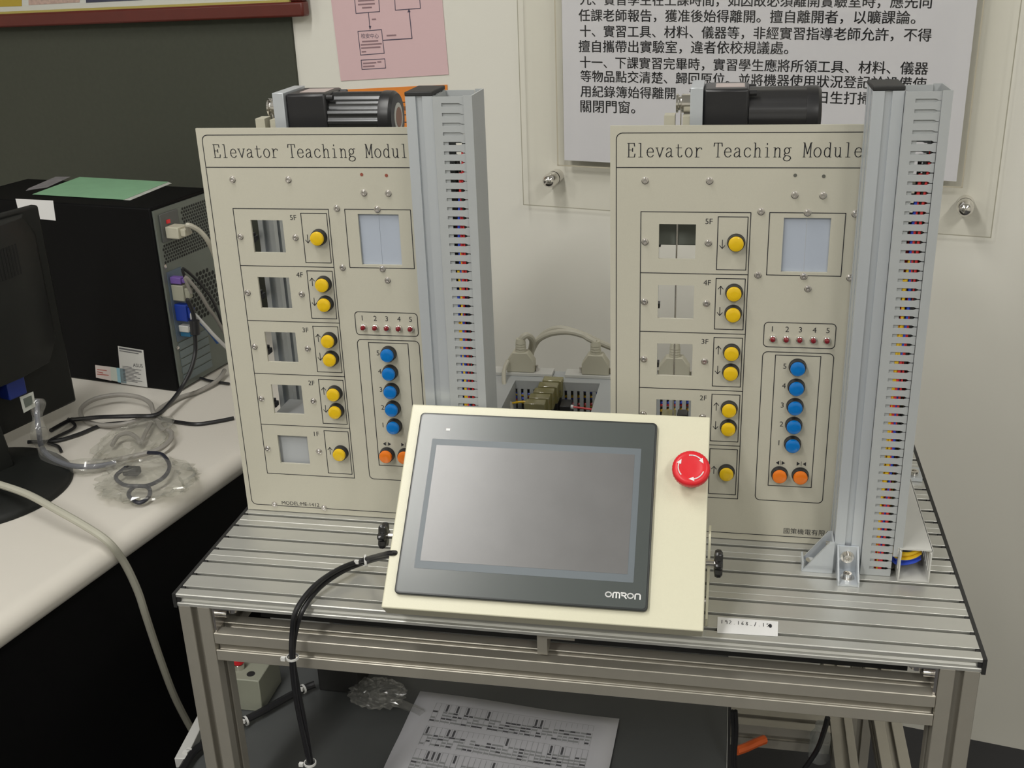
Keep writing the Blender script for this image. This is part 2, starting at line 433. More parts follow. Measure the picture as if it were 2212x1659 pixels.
# parts under the top that show in the gap above the front rail
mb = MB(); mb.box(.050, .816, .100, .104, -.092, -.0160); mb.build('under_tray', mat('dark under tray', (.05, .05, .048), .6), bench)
mb = MB()
for k in range(26):
    x = random.uniform(.08, .80); L = random.uniform(.03, .10)
    mb.tube([(x, .085 + random.uniform(0, .01), -.020), (x + L / 2, .08, -.024 - random.uniform(0, .004)), (min(x + L, .84), .088, -.020)], .0022, 6, random.choice([0, 1, 2, 3, 3, 3]), 3)
mb.build('under_wiring', [WCOL['yellow'], WCOL['blue'], WCOL['red'], WCOL['black']], bench, kind='stuff')

# ------------------------------------------------------------------ elevator teaching modules
V = dict(pw=.300, top=.4907, bot=.0010, t=.003)
ROW = .3987; RP = .0687
def holes():
    out = []
    for k in range(5):
        out.append((.0532, .0929, .3462 - .0689 * k, .3852 - .0689 * k))
    out.append((.1850, .2335, .3340, .3935))
    return out

def slab_with_holes(mb, x0, x1, z0, z1, hs, ya, yb):
    xs = sorted({x0, x1, *[h[0] for h in hs], *[h[1] for h in hs]}); zs = sorted({z0, z1, *[h[2] for h in hs], *[h[3] for h in hs]})
    solid = lambda i, j: 0 <= i < len(xs) - 1 and 0 <= j < len(zs) - 1 and not any(h[0] - 1e-6 < (xs[i] + xs[i + 1]) / 2 < h[1] + 1e-6 and h[2] - 1e-6 < (zs[j] + zs[j + 1]) / 2 < h[3] + 1e-6 for h in hs)
    idx = {}
    vs = []
    def vid(i, j, y):
        if (i, j, y) not in idx: idx[(i, j, y)] = len(vs); vs.append((xs[i], y, zs[j]))
        return idx[(i, j, y)]
    fs = []
    for i in range(len(xs) - 1):
        for j in range(len(zs) - 1):
            if not solid(i, j): continue
            fs.append((vid(i, j, ya), vid(i + 1, j, ya), vid(i + 1, j + 1, ya), vid(i, j + 1, ya)))
            fs.append((vid(i, j, yb), vid(i, j + 1, yb), vid(i + 1, j + 1, yb), vid(i + 1, j, yb)))
            for di, dj, e in ((-1, 0, ((i, j), (i, j + 1))), (1, 0, ((i + 1, j), (i + 1, j + 1))), (0, -1, ((i, j), (i + 1, j))), (0, 1, ((i, j + 1), (i + 1, j + 1)))):
                if not solid(i + di, j + dj):
                    (a, b), (c, d) = e
                    fs.append((vid(a, b, ya), vid(a, b, yb), vid(c, d, yb), vid(c, d, ya)))
    mb.add(vs, fs)

def button(t, u, v, capm, label=None):
    b = MB().lathe([(.0097, 0), (.0097, .0012), (.0092, .0022), (.0090, .0068), (.0082, .0070), (.0082, .0040)], (u, 0, v), (0, -1, 0), 28)
    bz = b.build('push_button', BLACK, t, label=label)
    c = MB().lathe([(.0081, .0040), (.0081, .0092), (.0077, .0101), (.0066, .0106), (.0030, .0107)], (u, 0, v), (0, -1, 0), 28)
    c.build('button_cap', capm, bz)

def module(mx, my, side, post_dx):
    left = side == 'left'
    lab = ('left cream elevator teaching panel, its grey lift car filling the lowest window' if left else
           'right cream elevator teaching panel, its dark lift car in the top window')
    t = thing('elevator_trainer', lab, 'training panel', (mx, my, 0), local=True, group='elevator trainers')
    hs = holes()
    mb = MB(); slab_with_holes(mb, 0, V['pw'], V['bot'], V['top'], hs, 0, V['t'])
    panel = mb.build('front_panel', CREAM, t, smooth=0)
    # printed frames
    fn = lambda u, v: (u, -.0002, v)
    mb = MB(); lw = .0009
    mb.stroke(rrect(.0066, .2934, .0090, .4832, .0065), lw, fn, closed=True)
    mb.stroke([(.0066, .4466), (.2934, .4466)], lw, fn)
    mb.stroke([(.0334, ROW), (.1504, ROW), (.1504, ROW - 5 * RP), (.0334, ROW - 5 * RP)], lw, fn, closed=True)
    for k in range(1, 5): mb.stroke([(.0334, ROW - RP * k), (.1504, ROW - RP * k)], lw, fn)
    for k in range(5):
        mb.stroke([(.1163, .3939 - RP * k), (.1477, .3939 - RP * k), (.1477, .3352 - RP * k), (.1163, .3352 - RP * k)], lw, fn, closed=True)
    mb.stroke([(.1700, .3990), (.2479, .3990), (.2479, .3303), (.1700, .3303)], lw, fn, closed=True)
    mb.stroke(rrect(.1705, .2472, .2475, .2762, .0045), lw, fn, closed=True)
    mb.stroke(rrect(.1705, .2472, .0557, .2416, .0055), lw, fn, closed=True)
    mb.stroke([(.1845, .2380), (.2334, .2380), (.2334, .0754), (.1845, .0754)], lw, fn, closed=True)
    mb.build('printed_frame', INK, panel, smooth=0)
    # printed letters
    mb = MB()
    k = .01013; u0 = .0176; sc = .00098
    for i, ch in enumerate('Elevator Teaching Module'):
        for st in SERIF.get(ch, []):
            mb.stroke([(u0 + i * k + x * sc * .98, .4577 + y * sc) for x, y in st], lambda dx, dy: (.62 + .45 * abs(dy)) * sc, fn)
    mb.build('title_lettering', INK, panel, smooth=0); mb = MB()
    for r in range(5):
        text(mb, '%dF' % (5 - r), fn, .1027, .3858 - RP * r, h=.0060)
        base = .3602 - RP * r
        rows = {0: [('d', .3602)], 1: [('u', .3081), ('d', .2838)], 2: [('u', .2380), ('d', .2142)], 3: [('u', .1690), ('d', .1455)], 4: [('u', .0880)]}[r]
        for dr, v in rows:
            s = 1 if dr == 'u' else -1; vc = v + .0035
            ma = MB(); ma.stroke([(.1216, vc - .0048), (.1216, vc + .0048)], .0008, fn)
            ma.stroke([(.1216 - .0028, vc + s * .0014), (.1216, vc + s * .0048), (.1216 + .0028, vc + s * .0014)], .0008, fn); ma.build('printed_arrow', INK, panel, smooth=0)
    mb.build('floor_lettering', INK, panel, smooth=0); mb = MB()
    for i in range(5):
        text(mb, str(i + 1), fn, .1790 + .0145 * i, .2655, h=.0062)
        text(mb, str(5 - i), fn, .1935, .2220 - .0236 * i, h=.0062)
    for sgn, u in ((1, .1970), (-1, .2205)):
        ma = MB(); ma.stroke([(u, .1022), (u, .1082)], .0004, fn)
        for q in (-1, 1):
            a, b = (.0014, .0052) if sgn > 0 else (.0052, .0014)
            ma.flat([(u + q * a, .1026), (u + q * b, .1052), (u + q * a, .1078)], fn)
        ma.build('door_symbol', INK, panel, smooth=0)
    mb.build('printed_digits', INK, panel, smooth=0); mb = MB()
    text(mb, 'MODEL:ME-1412', fn, .0480, .0110, x1=.0990)
    mb.build('model_number', INK, panel, smooth=0); mb = MB()
    text(mb, '國策機電有限公司', fn, .2055, .0, x1=.2685, cy=.0165)
    mb.build('maker_name', INK, panel, smooth=0)
    # screws
    sp = [(.0376, .4326), (.1058, .4326), (.1947, .4180), (.2234, .4176), (.1608, .4000), (.2089, .3992), (.2573, .3986), (.1609, .3300), (.2093, .3294), (.2572, .3290), (.2145, .3158), (.0378, .0105), (.1053, .0100)]
    sp += [(.0382, .3652 - RP * k) for k in range(5)] + [(.1067, .3650 - RP * k) for k in range(5)]
    for u, v in sp:
        s = MB().lathe([(.0040, 0), (.0040, .0005), (.0033, .0007), (.0031, .0018), (.0024, .0026), (.0014, .0026), (.0014, .0012)], (u, 0, v), (0, -1, 0), 16)
        s.build('screw', STEEL, t)
    for u, v in ((.1939, .4387), (.2228, .4378)):
        MB().lathe([(.0019, 0), (.0019, .0003)], (u, 0, v), (0, -1, 0), 14).build('panel_hole', mat('reddish hole', (.30, .08, .05), .5) if left else mat('dark hole', (.12, .12, .10), .6), t)  # small disc for each hole, reddish on the left panel, dark on the right
    # buttons
    for v in (.3661, .3100, .2858, .2402, .2165, .1712, .1479, .0904): button(t, .1362, v, YEL)
    for v in (.2250, .2012, .1776, .1544, .1308): button(t, .2090, v, BLU)
    for u in (.1966, .2200): button(t, u, .0912, ORA)
    for i in range(5):
        l = MB().lathe([(.0042, 0), (.0042, .0012), (.0038, .0026), (.0031, .0030), (.0031, .0020)], (.1804 + .0145 * i, 0, .2573), (0, -1, 0), 20).build('indicator_lamp', CHROME, t)
        MB().lathe([(.0031, .0020), (.0031, .0044), (.0024, .0060), (.0010, .0068)], (.1804 + .0145 * i, 0, .2573), (0, -1, 0), 16).build('lens', REDL, l)
    # sliding doors behind the square opening
    for a, b in ((.1830, .20885), (.2091, .2355)):
        MB().box(a, b, .0035, .0050, .3320, .3955).build('sliding_door', DOOR, t)
    # back frame of the module
    for x, yy, w_ in ((.0130, .150, .0240), (.274, .115, .024)):
        mb = MB(); profile(mb, w_, .024, 'z', (x, yy, 0), (x, yy, .430)); mb.build('back_post', ALUC, t, smooth=0)
    mb = MB(); mb.box(.002, .298, .0032, .012, .001, .020); mb.box(.002, .298, .0032, .028, .001, .004); mb.build('foot_angle', ALU, t)
    mb = MB(); profile(mb, .0205, .030, 'z', (.0367, .0930, 0), (.0367, .0930, .470), inn=.006, dep=.007); mb.build('guide_rail', ALUC, t, smooth=0)
    for k in range(5):
        zk = .3450 - .0746 * k; dx = .0 if left else .0250
        mb = MB(); mb.box(.0095 + dx, .0222 + dx, .064 + dx * 0, .0775, zk - .006, zk + .006); mb.box(.0222 + dx, .0262 + dx, .066, .0760, zk - .003, zk + .003)
        mb.build('floor_sensor', BLACK, t)
    # lift car and its rope
    if left: cz0, cz1 = .050, .128
    else: cz0, cz1 = .3545, .4230
    carm = mat('grey lift car', (.44, .46, .48), .5) if left else mat('dark green lift car', (.15, .165, .145), .5)
    cr = MB().box(.0420 if left else .0490, .1080, .007 if left else .028, .074, cz0, cz1).build('lift_car', carm, t, bev=.001)
    MB().tube([(.0715, .055, cz1), (.0715, .055, .470), (.0715, .057, .505)], .0007, 6, smooth=1).build('rope', STEEL, t)
    if not left: MB().tube([(.0715, .0255, .470), (.0715, .0255, .012)], .0010, 6, smooth=1).build('rope', STEEL, t)
    # motor on top
    m0 = MB().box(.0820, .0955, .036, .106, .440, .5245).build('motor_plate', ALUC, t, bev=.0006)
    mz = .4915; myy = .071
    g = MB().box(.0956, .1440, .041, .101, mz - .030, mz + .031).build('gearbox', BLACK, t, bev=.003)
    for yy in (.046, .096):
        MB().cyl((.1440, yy, mz + .026), (.1515, yy, mz + .026), .0032, 10).build('gearbox_bolt', BLACK, g)
    prof = []
    mb = MB(); n = 64
    ring = lambda x, r0, r1: [(x, myy + (r1 if i % 4 < 2 else r0) * math.cos(2 * math.pi * i / n), mz + (r1 if i % 4 < 2 else r0) * math.sin(2 * math.pi * i / n)) for i in range(n)]
    ra, rb = (.0278, .0296) if left else (.0291, .0296)
    vs = ring(.1441, ra, rb) + ring(.2040, ra, rb)
    mb.add(vs, [(i, (i + 1) % n, n + (i + 1) % n, n + i) for i in range(n)] + [list(range(n))[::-1], list(range(n, 2 * n))])
    mot = mb.build('motor_body', mat('ribbed motor casing' if left else 'smooth black motor casing', (.060, .062, .064) if left else (.018, .018, .020), .26 if left else .32, .0 if not left else .6, spec=.7), t)
    MB().lathe([(.0300, 0), (.0304, .004), (.0300, .012), (.0270, .0155), (.0170, .0160)], (.2040, myy, mz), (1, 0, 0), 36).build('motor_end_cap', BLACK, mot)
    MB().lathe([(.0165, 0), (.0165, .0004), (.0120, .0006)], (.2200, myy, mz), (1, 0, 0), 28).build('rating_ring', LGREY, mot)
    MB().lathe([(.0115, 0), (.0115, .0003)], (.2206, myy, mz), (1, 0, 0), 24).build('rating_disc', mat('reddish motor sticker', (.30, .17, .13), .6), mot)
    MB().box(.108, .139, .056, .088, mz + .0310, mz + .0314).build('rating_plate', mat('silver pink sticker', (.52, .44, .42), .4), g)
    MB().lathe([(.0103, 0), (.0103, .0022), (.0078, .0030), (.0078, .0052), (.0103, .0060), (.0103, .0160)], (.0660, myy - .008, mz + .0135), (1, 0, 0), 28).build('pulley', CHROME, t)
    mb = MB(); mb.box(.0540, .0655, .045, .065, .470, .4945); mb.box(.0742, .0818, .040, .075, .470, .4940); mb.build('pulley_bracket', PLUGB, t)
    # post in front of the panel with bracket
    px = .2584 + post_dx; y0, y1 = -.0560, -.0025
    mb = MB(); profile(mb, .0292, y1 - y0, 'z', (px + .0146, (y0 + y1) / 2, 0), (px + .0146, (y0 + y1) / 2, .5310), o=.0036, lip=.0008, inn=.0037, dep=.0030, nslots=(1, 2)); post = mb.build('post', ALUC, t, smooth=0)
    MB().box(px - .0004, px + .0296, y0 - .0006, y1 + .0004, .5311, .5355).build('post_cap', BLACKM, post, bev=.001)
    mb = MB(); mb.xf = Matrix.Translation((px + .0030, y0 - .0325, 0))
    w_ = .0232
    mb.box(.0019, w_ - .0019, .0003, .0295, .0003, .0026); mb.box(.0019, w_ - .0019, .0296, .0318, .0003, .0338)
    for x in (0, w_ - .0018):
        mb.hexa([(x, 0, .0002), (x, .032, .0002), (x, .032, .034), (x, 0, .006)], [(x + .0018, 0, .0002), (x + .0018, .032, .0002), (x + .0018, .032, .034), (x + .0018, 0, .006)])
    br = mb.build('foot_bracket', ALUC, t)
    xm = px + .0146
    MB().lathe([(.0075, 0), (.0075, .001), (.0048, .001), (.0048, .006), (.0022, .006), (.0022, .003)], (xm, y0 - .0030, .021), (0, -1, 0), 18).build('bolt', CHROME, br)
    MB().lathe([(.0075, 0), (.0075, .001), (.0048, .001), (.0048, .006), (.0022, .006), (.0022, .003)], (xm, y0 - .0175, .0026), (0, 0, 1), 18).build('bolt', CHROME, br)
    # gusset bracket on the left of the post
    mb = MB(); X = px - .0006; yb = -.0600
    for yy in (yb - .003, yb + .0215):
        mb.hexa([(X - .034, yy, .0002), (X, yy, .0002), (X, yy, .040), (X - .005, yy, .040)], [(X - .034, yy + .0022, .0002), (X, yy + .0022, .0002), (X, yy + .0022, .040), (X - .005, yy + .0022, .040)])
    mb.box(X - .0316, X - .0026, yb - .0007, yb + .0214, .0003, .0026); mb.box(X - .0024, X - .0002, yb - .0007, yb + .0214, .0003, .0398)
    mb.hexa([(X - .0338, yb - .0007, .0003), (X - .0338, yb + .0214, .0003), (X - .0338, yb + .0214, .012), (X - .0338, yb - .0007, .012)], [(X - .0318, yb - .0007, .0003), (X - .0318, yb + .0214, .0003), (X - .0318, yb + .0214, .012), (X - .0318, yb - .0007, .012)])
    mb.xf = None
    gs = mb.build('gusset_bracket', ALUC, t)
    for bx, bz in ((X - .023, .0026), ):
        MB().lathe([(.0060, 0), (.0060, .006), (.0030, .006)], (bx, yb + .010, bz), (0, 0, 1), 14).build('bolt', CHROME, gs)
    MB().lathe([(.0060, 0), (.0060, .006), (.0030, .006)], (X - .0024, yb + .010, .028), (-1, 0, 0), 14).build('bolt', CHROME, gs)
    return t, px

modL, pxL = module(.0007, .2027, 'left', .0088)
modR, pxR = module(.4743, .2058, 'right', 0.0)

# ------------------------------------------------------------------ slotted wiring ducts standing beside the posts
def wire_duct(mx, my, px, side):
    x0 = mx + px + .0297; y0 = .1450; y1 = .1985; wd_ = .0332; H = .5305
    t = thing('wiring_duct', 'grey slotted wiring duct full of wires, standing right of the %s' % ('left panel' if side == 'left' else 'right panel'), 'wiring duct', (x0 + wd_ / 2, (y0 + y1) / 2, .0005), group='upright wiring ducts')
    th = .0016
    mb = MB()
    mb.box(x0, x0 + th, y0, y1, .0005, H)                                # base against the post
    n = 53; zs = [.0100 + .00985 * i for i in range(n)]
    for ya, yb in ((y0, y0 + th), (y1 - th, y1)):
        mb.box(x0 + th, x0 + .0092, ya, yb, .0005, H)
        edges = [.0005] + zs + [H]
        for i in range(len(edges) - 1):
            za = edges[i] + (.0017 if i > 0 else 0); zb = edges[i + 1] - (.0017 if i < n else 0)
            mb.box(x0 + .0092, x0 + .0275, ya, yb, za, zb)
            na, nb = (edges[i] + .0005 if i > 0 else za), (edges[i + 1] - .0005 if i < n else zb)
            mb.hexa([(x0 + .0275, ya, za), (x0 + .0300, ya, na), (x0 + .0300, ya, nb), (x0 + .0275, ya, zb)], [(x0 + .0275, yb, za), (x0 + .0300, yb, na), (x0 + .0300, yb, nb), (x0 + .0275, yb, zb)])
            mb.box(x0 + .0300, x0 + .0325, ya, yb, na, nb)
    mb.box(x0 + .0086, x0 + .0142, y0 + .0018, y0 + .0026, .0010, .4880); mb.box(x0 + .0086, x0 + .0300, y0 + .0018, y0 + .0026, .4882, H - .002)  # added grey strips behind the slots, standing in for the lit inside
    mb.build('slotted_channel', DUCT, t, smooth=0)
    cb = .0270 if side == 'right' else .0010
    mb = MB(); mb.box(x0 + wd_ - .0003, x0 + .0422, y0 - .0018, y0 - .0004, cb, H + .0010); mb.box(x0 + wd_ - .0003, x0 + .0422, y1 + .0004, y1 + .0018, cb, H + .0010)
    mb.box(x0 + .0406, x0 + .0422, y0 - .0004, y1 + .0004, cb, H + .0010)
    mb.build('duct_cover', DUCT, t)
    rnd = random.Random(3 if side == 'left' else 11)
    cols = ['black', 'red', 'black', 'red', 'blue', 'yellow', 'yellow', 'blue', 'yellow', 'red', 'yellow', 'blue', 'black', 'yellow', 'red', 'yellow', 'blue', 'black']
    if side == 'right': cols[4:9] = ['blue', 'yellow', 'yellow', 'red', 'yellow']
    for i, c in enumerate(cols):
        # wires fan in a few at a time, so fewer reach the top
        top = [.487, .475, .465, .452, .43, .37, .345, .32, .30, .43, .26, .37, .47, .22, .40, .18, .33, .44][i]
        wx = x0 + .0285 - (i % 9) * (.0019 + .0002 * (i // 9)) + rnd.uniform(-.0005, .0005); wy = y0 + .0042 + (i // 9) * .0044
        pts = []
        for k in range(9):
            f = k / 8
            pts.append((min(x0 + .0305, wx + rnd.uniform(-.0024, .0024) - .004 * (1 - f) * (i % 2)), wy + rnd.uniform(-.0006, .0006), .004 + (top - .004) * f))
        MB().tube(pts, .0019, 6, smooth=3).build('wire', WCOL[c], t)
    return t
ductL = wire_duct(.0007, .2027, pxL, 'left')
ductR = wire_duct(.4743, .2058, pxR, 'right')

# ------------------------------------------------------------------ touch panel unit
HE = (math.radians(42.965), math.radians(.67), math.radians(1.534))
HO = Vector((.27293, -.03411, .04571)); HS = .982
hmi = thing('operator_terminal', 'ivory box with a dark touch screen and red stop button at the bench front', 'touch screen', HO, HE, local=True); hmi.scale = (HS, HS, HS)
HR = Euler(HE, 'XYZ').to_matrix()
def h2w(p): return HO + HR @ (Vector(p) * HS)
X0, X1, Y0, Y1 = -.0131, .3260, -.0149, .2232
MB().hexa([(X0, Y0, -.0290), (X1, Y0, -.0290), (X1, Y1, -.0120), (X0, Y1, -.0120)], [(X0, Y0, -.0030), (X1, Y0, -.0030), (X1, Y1, -.0030), (X0, Y1, -.0030)]).build('enclosure', HCREAM, hmi, bev=.0016, seg=3)
bz = MB().prism(rrect(0, .2688, 0, .2108, .0050), lambda x, y: (x, y, -.0030), lambda x, y: (x, y, .0026)).build('bezel', mat('dark grey bezel', (.030, .034, .034), .30), hmi, bev=.0012, seg=3)
FACE = mat('grey green glossy front sheet', (.068, .080, .078), .25, spec=.75, noise=.06, nscale=25)
MB().prism(rrect(.0024, .2664, .0024, .2084, .0036), lambda x, y: (x, y, .00262), lambda x, y: (x, y, .0029)).build('front_sheet', FACE, bz, smooth=0)
FRM = mat('slate screen border', (.135, .160, .180), .38)
MB().prism(rrect(.0180, .2527, .0290, .1790, .0010), lambda x, y: (x, y, .00292), lambda x, y: (x, y, .0031)).build('screen_border', FRM, bz, smooth=0)
SCR = mat('blank grey screen', (.135, .134, .136), .29, spec=1.0, noise=.16, nscale=22)
MB().prism(rrect(.0238, .2460, .0375, .1715, .0004), lambda x, y: (x, y, .00312), lambda x, y: (x, y, .0033)).build('screen', SCR, bz, smooth=0)
MB().box(.0322, .0368, .1895, .1922, .0029, .0031).build('status_lamp', WHITEP, bz)
# maker's lettering in rounded capitals
mb = MB(); fn = lambda u, v: (u, v, .00296)
lh = .0062; lx = .2240; lw_ = .0013
def oval(x, w): return arc(x + w / 2, .0150, w / 2 - lw_ / 2, lh / 2 - lw_ / 2, 0, 360, 18)
mb.stroke(oval(lx, .0072), lw_, fn); x = lx + .0078
y0_, y1_ = .0150 - lh / 2, .0150 + lh / 2 - lw_ / 2
mb.stroke([(x + .0006, y0_), (x + .0006, y1_ - .0012), (x + .0018, y1_), (x + .0062, y1_), (x + .0074, y1_ - .0012), (x + .0074, y0_)], lw_, fn); mb.stroke([(x + .0040, y1_), (x + .0040, y0_)], lw_, fn); x += .0088
mb.stroke([(x, y1_), (x + .0042, y1_), (x + .0054, y1_ - .0012), (x + .0042, .0150 - .0004), (x + .0010, .0150 - .0004), (x + .0010, .0150 + .0010)], lw_, fn); mb.stroke([(x + .0032, .0150 - .0004), (x + .0056, y0_)], lw_, fn); x += .0062
mb.stroke(oval(x, .0072), lw_, fn); x += .0078
mb.stroke([(x + .0006, y0_), (x + .0006, y1_ - .0012), (x + .0018, y1_), (x + .0046, y1_), (x + .0058, y1_ - .0012), (x + .0058, y0_)], lw_, fn)
mb.build('maker_lettering', WHITEP, bz, smooth=0)
# emergency stop button
ex, ey = .3072, .1520
col = MB().lathe([(.0135, -.003), (.0135, .0040), (.0110, .0045), (.0105, .0140)], (ex, ey, 0), (0, 0, 1), 28).build('stop_button_collar', LGREY, hmi, label='grey collar under the red stop button')
mb = MB(); n = 72; prof = [(.0120, .0120), (.0188, .0140), (.0198, .0165), (.0198, .0215), (.0186, .0242), (.0150, .0252), (.0108, .0247), (.0085, .0243), (.0040, .0243)]
vs = []
for r, z in prof:
    for i in range(n):
        rr = r * (1 + (.018 if (i % 2 and .0160 < z < .0225 and r > .019) else 0)); a = 2 * math.pi * i / n
        vs.append((ex + rr * math.cos(a), ey + rr * math.sin(a), z))
fs = [(j * n + i, j * n + (i + 1) % n, (j + 1) * n + (i + 1) % n, (j + 1) * n + i) for j in range(len(prof) - 1) for i in range(n)] + [list(range(n))[::-1], list(range((len(prof) - 1) * n, len(prof) * n))]
mb.add(vs, fs); es = mb.build('stop_button', RED, hmi, smooth=50, label='red mushroom stop button')
mb = MB(); fn = lambda u, v: (ex + u, ey + v, .02545 if math.hypot(u, v) > .0128 else .02545)
for a0 in (100, -20, -140):
    pts = [(.0136 * math.cos(math.radians(a)), .0136 * math.sin(math.radians(a))) for a in [a0 - 70 * i / 10 for i in range(11)]]
    mb.stroke(pts[:-2], .0012, fn)
    tip = math.radians(a0 - 80); b = math.radians(a0 - 56)
    mb.flat([(.0136 * math.cos(tip), .0136 * math.sin(tip)), (.0160 * math.cos(b), .0160 * math.sin(b)), (.0112 * math.cos(b), .0112 * math.sin(b))], fn)
mb.build('turn_arrows', WHITEP, es, smooth=0)
# side brackets and knobs: plates stand on the bench, in the box's own frame
def w2h(p): return HR.transposed() @ (Vector(p) - HO) / HS
for sx, xa in ((-1, X0 - .0034), (1, X1 + .0010)):
    mb = MB()
    def q(y, z, x=xa):
        c = h2w((x, 0, 0)).x
        return w2h((c, y, z))
    pts = [(.018, .0010), (.130, .0010), (.130, .004), (.080, .060), (.066, .095), (.046, .095), (.028, .060), (.012, .014)]
    pa = [q(*p) for p in pts]; pb = [p + Vector((.0024, 0, 0)) for p in pa]
    m = len(pa)
    mb.add(pa + pb, [list(range(m))[::-1], list(range(m, 2 * m))] + [(i, (i + 1) % m, m + (i + 1) % m, m + i) for i in range(m)])
    br = mb.build('tilt_bracket', HCREAM, hmi, smooth=0)
    kx = xa - .0005 if sx < 0 else xa + .0029
    kc = Vector((kx, .0615, -.0180)) if sx > 0 else Vector((kx, .0690, -.0180))
    MB().cyl(kc - Vector((sx * .006, 0, 0)), kc + Vector((sx * .0060, 0, 0)), .0035, 12).build('knob_stud', CHROME, br)
    kb = MB(); vs = []; n = 48
    for h, s in ((.0050, .62), (.0060, .92), (.0085, 1.0), (.0120, .98), (.0140, .80)):
        for i in range(n):
            a = 2 * math.pi * i / n; r = s * (.0130 + .0026 * math.cos(6 * a))
            vs.append(kc + Vector((sx * h, r * math.cos(a), r * math.sin(a))))
    kb.add(vs, [(j * n + i, j * n + (i + 1) % n, (j + 1) * n + (i + 1) % n, (j + 1) * n + i) for j in range(4) for i in range(n)] + [list(range(n))[::-1], list(range(4 * n, 5 * n))])
    kb.build('knob', GLOSSB, hmi)
for (xx, yy) in ((X0 - .0001, .012), (X1 + .0001, .012), (X1 + .0001, .010)):
    pass
MB().lathe([(.0030, 0), (.0030, .0015), (.0012, .0018)], (X1, .020, -.016), (1, 0, 0), 12).build('side_screw', STEEL, hmi)
MB().lathe([(.0030, 0), (.0030, .0015), (.0012, .0018)], (X0, .028, -.016), (-1, 0, 0), 12).build('side_screw', STEEL, hmi)

# two black cables from the touch panel, over the bench front
cb = thing('touch_panel_cable', 'pair of black cables from the touch panel hanging over the bench front', 'cable', at(700, 1262, 'z', .006))
start = h2w((X0 - .002, .046, -.016))
p_on = lambda px, py, z=.0058: at(px, py, 'z', z)
pa = [start + Vector((.010, 0, .0)), start, p_on(790, 1214, .014), p_on(742, 1233, .012), p_on(692, 1268, .009)]
hang = lambda px, py, y=-.016: at(px, py, 'y', y)
A = pa + [hang(655, 1316, -.008), hang(638, 1368, -.014), hang(633, 1420), hang(642, 1480), hang(655, 1545), hang(665, 1600), hang(672, 1648)]
Bp = [start + Vector((.010, -.004, .006)), start + Vector((0, -.006, .006)), p_on(791, 1208, .020), p_on(735, 1228, .017), p_on(680, 1265, .015), hang(640, 1318, -.014), hang(631, 1370, -.018), hang(630, 1420, -.023), hang(635, 1480, -.020), hang(646, 1545, -.020), hang(658, 1600, -.021), hang(668, 1648, -.021)]
MB().tube(A, .0030, 10).build('cable', CABLEK, cb); MB().tube(Bp, .0030, 10).build('cable', CABLEK, cb)
for c, ax in ((p_on(790, 1211, .017), (1, .3, 0)), (hang(632, 1420, -.0195), (0, 0, 1)), (hang(670, 1648, -.0185), (0, 0, 1))):
    mb = MB(); ax = Vector(ax).normalized()
    mb.lathe([(.0062, -.0014), (.0072, -.0014), (.0072, .0014), (.0062, .0014), (.0062, -.0014)], c, ax, 18, cap=False)
    mb.xf = None; e = c + Vector((-.009, -.004, 0)); mb.box(e.x - .003, e.x + .002, e.y - .002, e.y + .002, e.z - .002, e.z + .002)
    mb.build('cable_tie', ZIP, cb)

# handwritten address label stuck on the bench front
lab = thing('address_label', 'white paper strip with a handwritten network address stuck on the bench top', 'label', at(1615, 1355, 'z', .0003))
c4 = [at(*p, 'z', .0004) for p in ((1550, 1333), (1681, 1343), (1680, 1375), (1549, 1367))]
mb = MB(); mb.hexa([c4[3], c4[2], c4[1], c4[0]], [p + Vector((0, 0, .0003)) for p in (c4[3], c4[2], c4[1], c4[0])]); mb.build('paper_strip', PAPER, lab, smooth=0)
ux = (c4[1] - c4[0]); uy = (c4[0] - c4[3]); fn = lambda u, v: c4[3] + ux * u + uy * v + Vector((0, 0, .0004))
HAND = {'1': [[(.5, 1), (.45, 0)]], '9': [[(.8, .8), (.5, 1), (.2, .8), (.4, .55), (.8, .7), (.8, 0)]], '2': [[(.1, .8), (.5, 1), (.8, .7), (.1, 0), (.9, .05)]], '.': [[(.4, 0), (.6, .05)]],
        '6': [[(.7, 1), (.3, .6), (.2, .2), (.5, 0), (.8, .25), (.5, .45), (.25, .3)]], '8': [[(.8, .9), (.4, .95), (.3, .75), (.8, .3), (.6, 0), (.2, .15), (.8, .85)]], '5': [[(.9, 1), (.4, 1), (.3, .6), (.7, .55), (.8, .25), (.3, 0)]], '-': [[(.2, .1), (.8, .1)]], '/': [[(.8, 1.1), (.3, -.1)]], '0': [arc(.5, .5, .3, .45, 0, 360, 10)]}
mb = MB()
for i, ch in enumerate('192.168-/.15'):
    for st in HAND[ch]:
        mb.stroke([(.05 + .068 * (i + x * .75), .60 + y * .22) for x, y in st], .012, fn)
mb.flat([(.05 + .068 * 12 + .03 * math.cos(a * .785), .68 + .13 * math.sin(a * .785)) for a in range(8)], fn)
mb.build('handwriting', INK, lab, smooth=0)

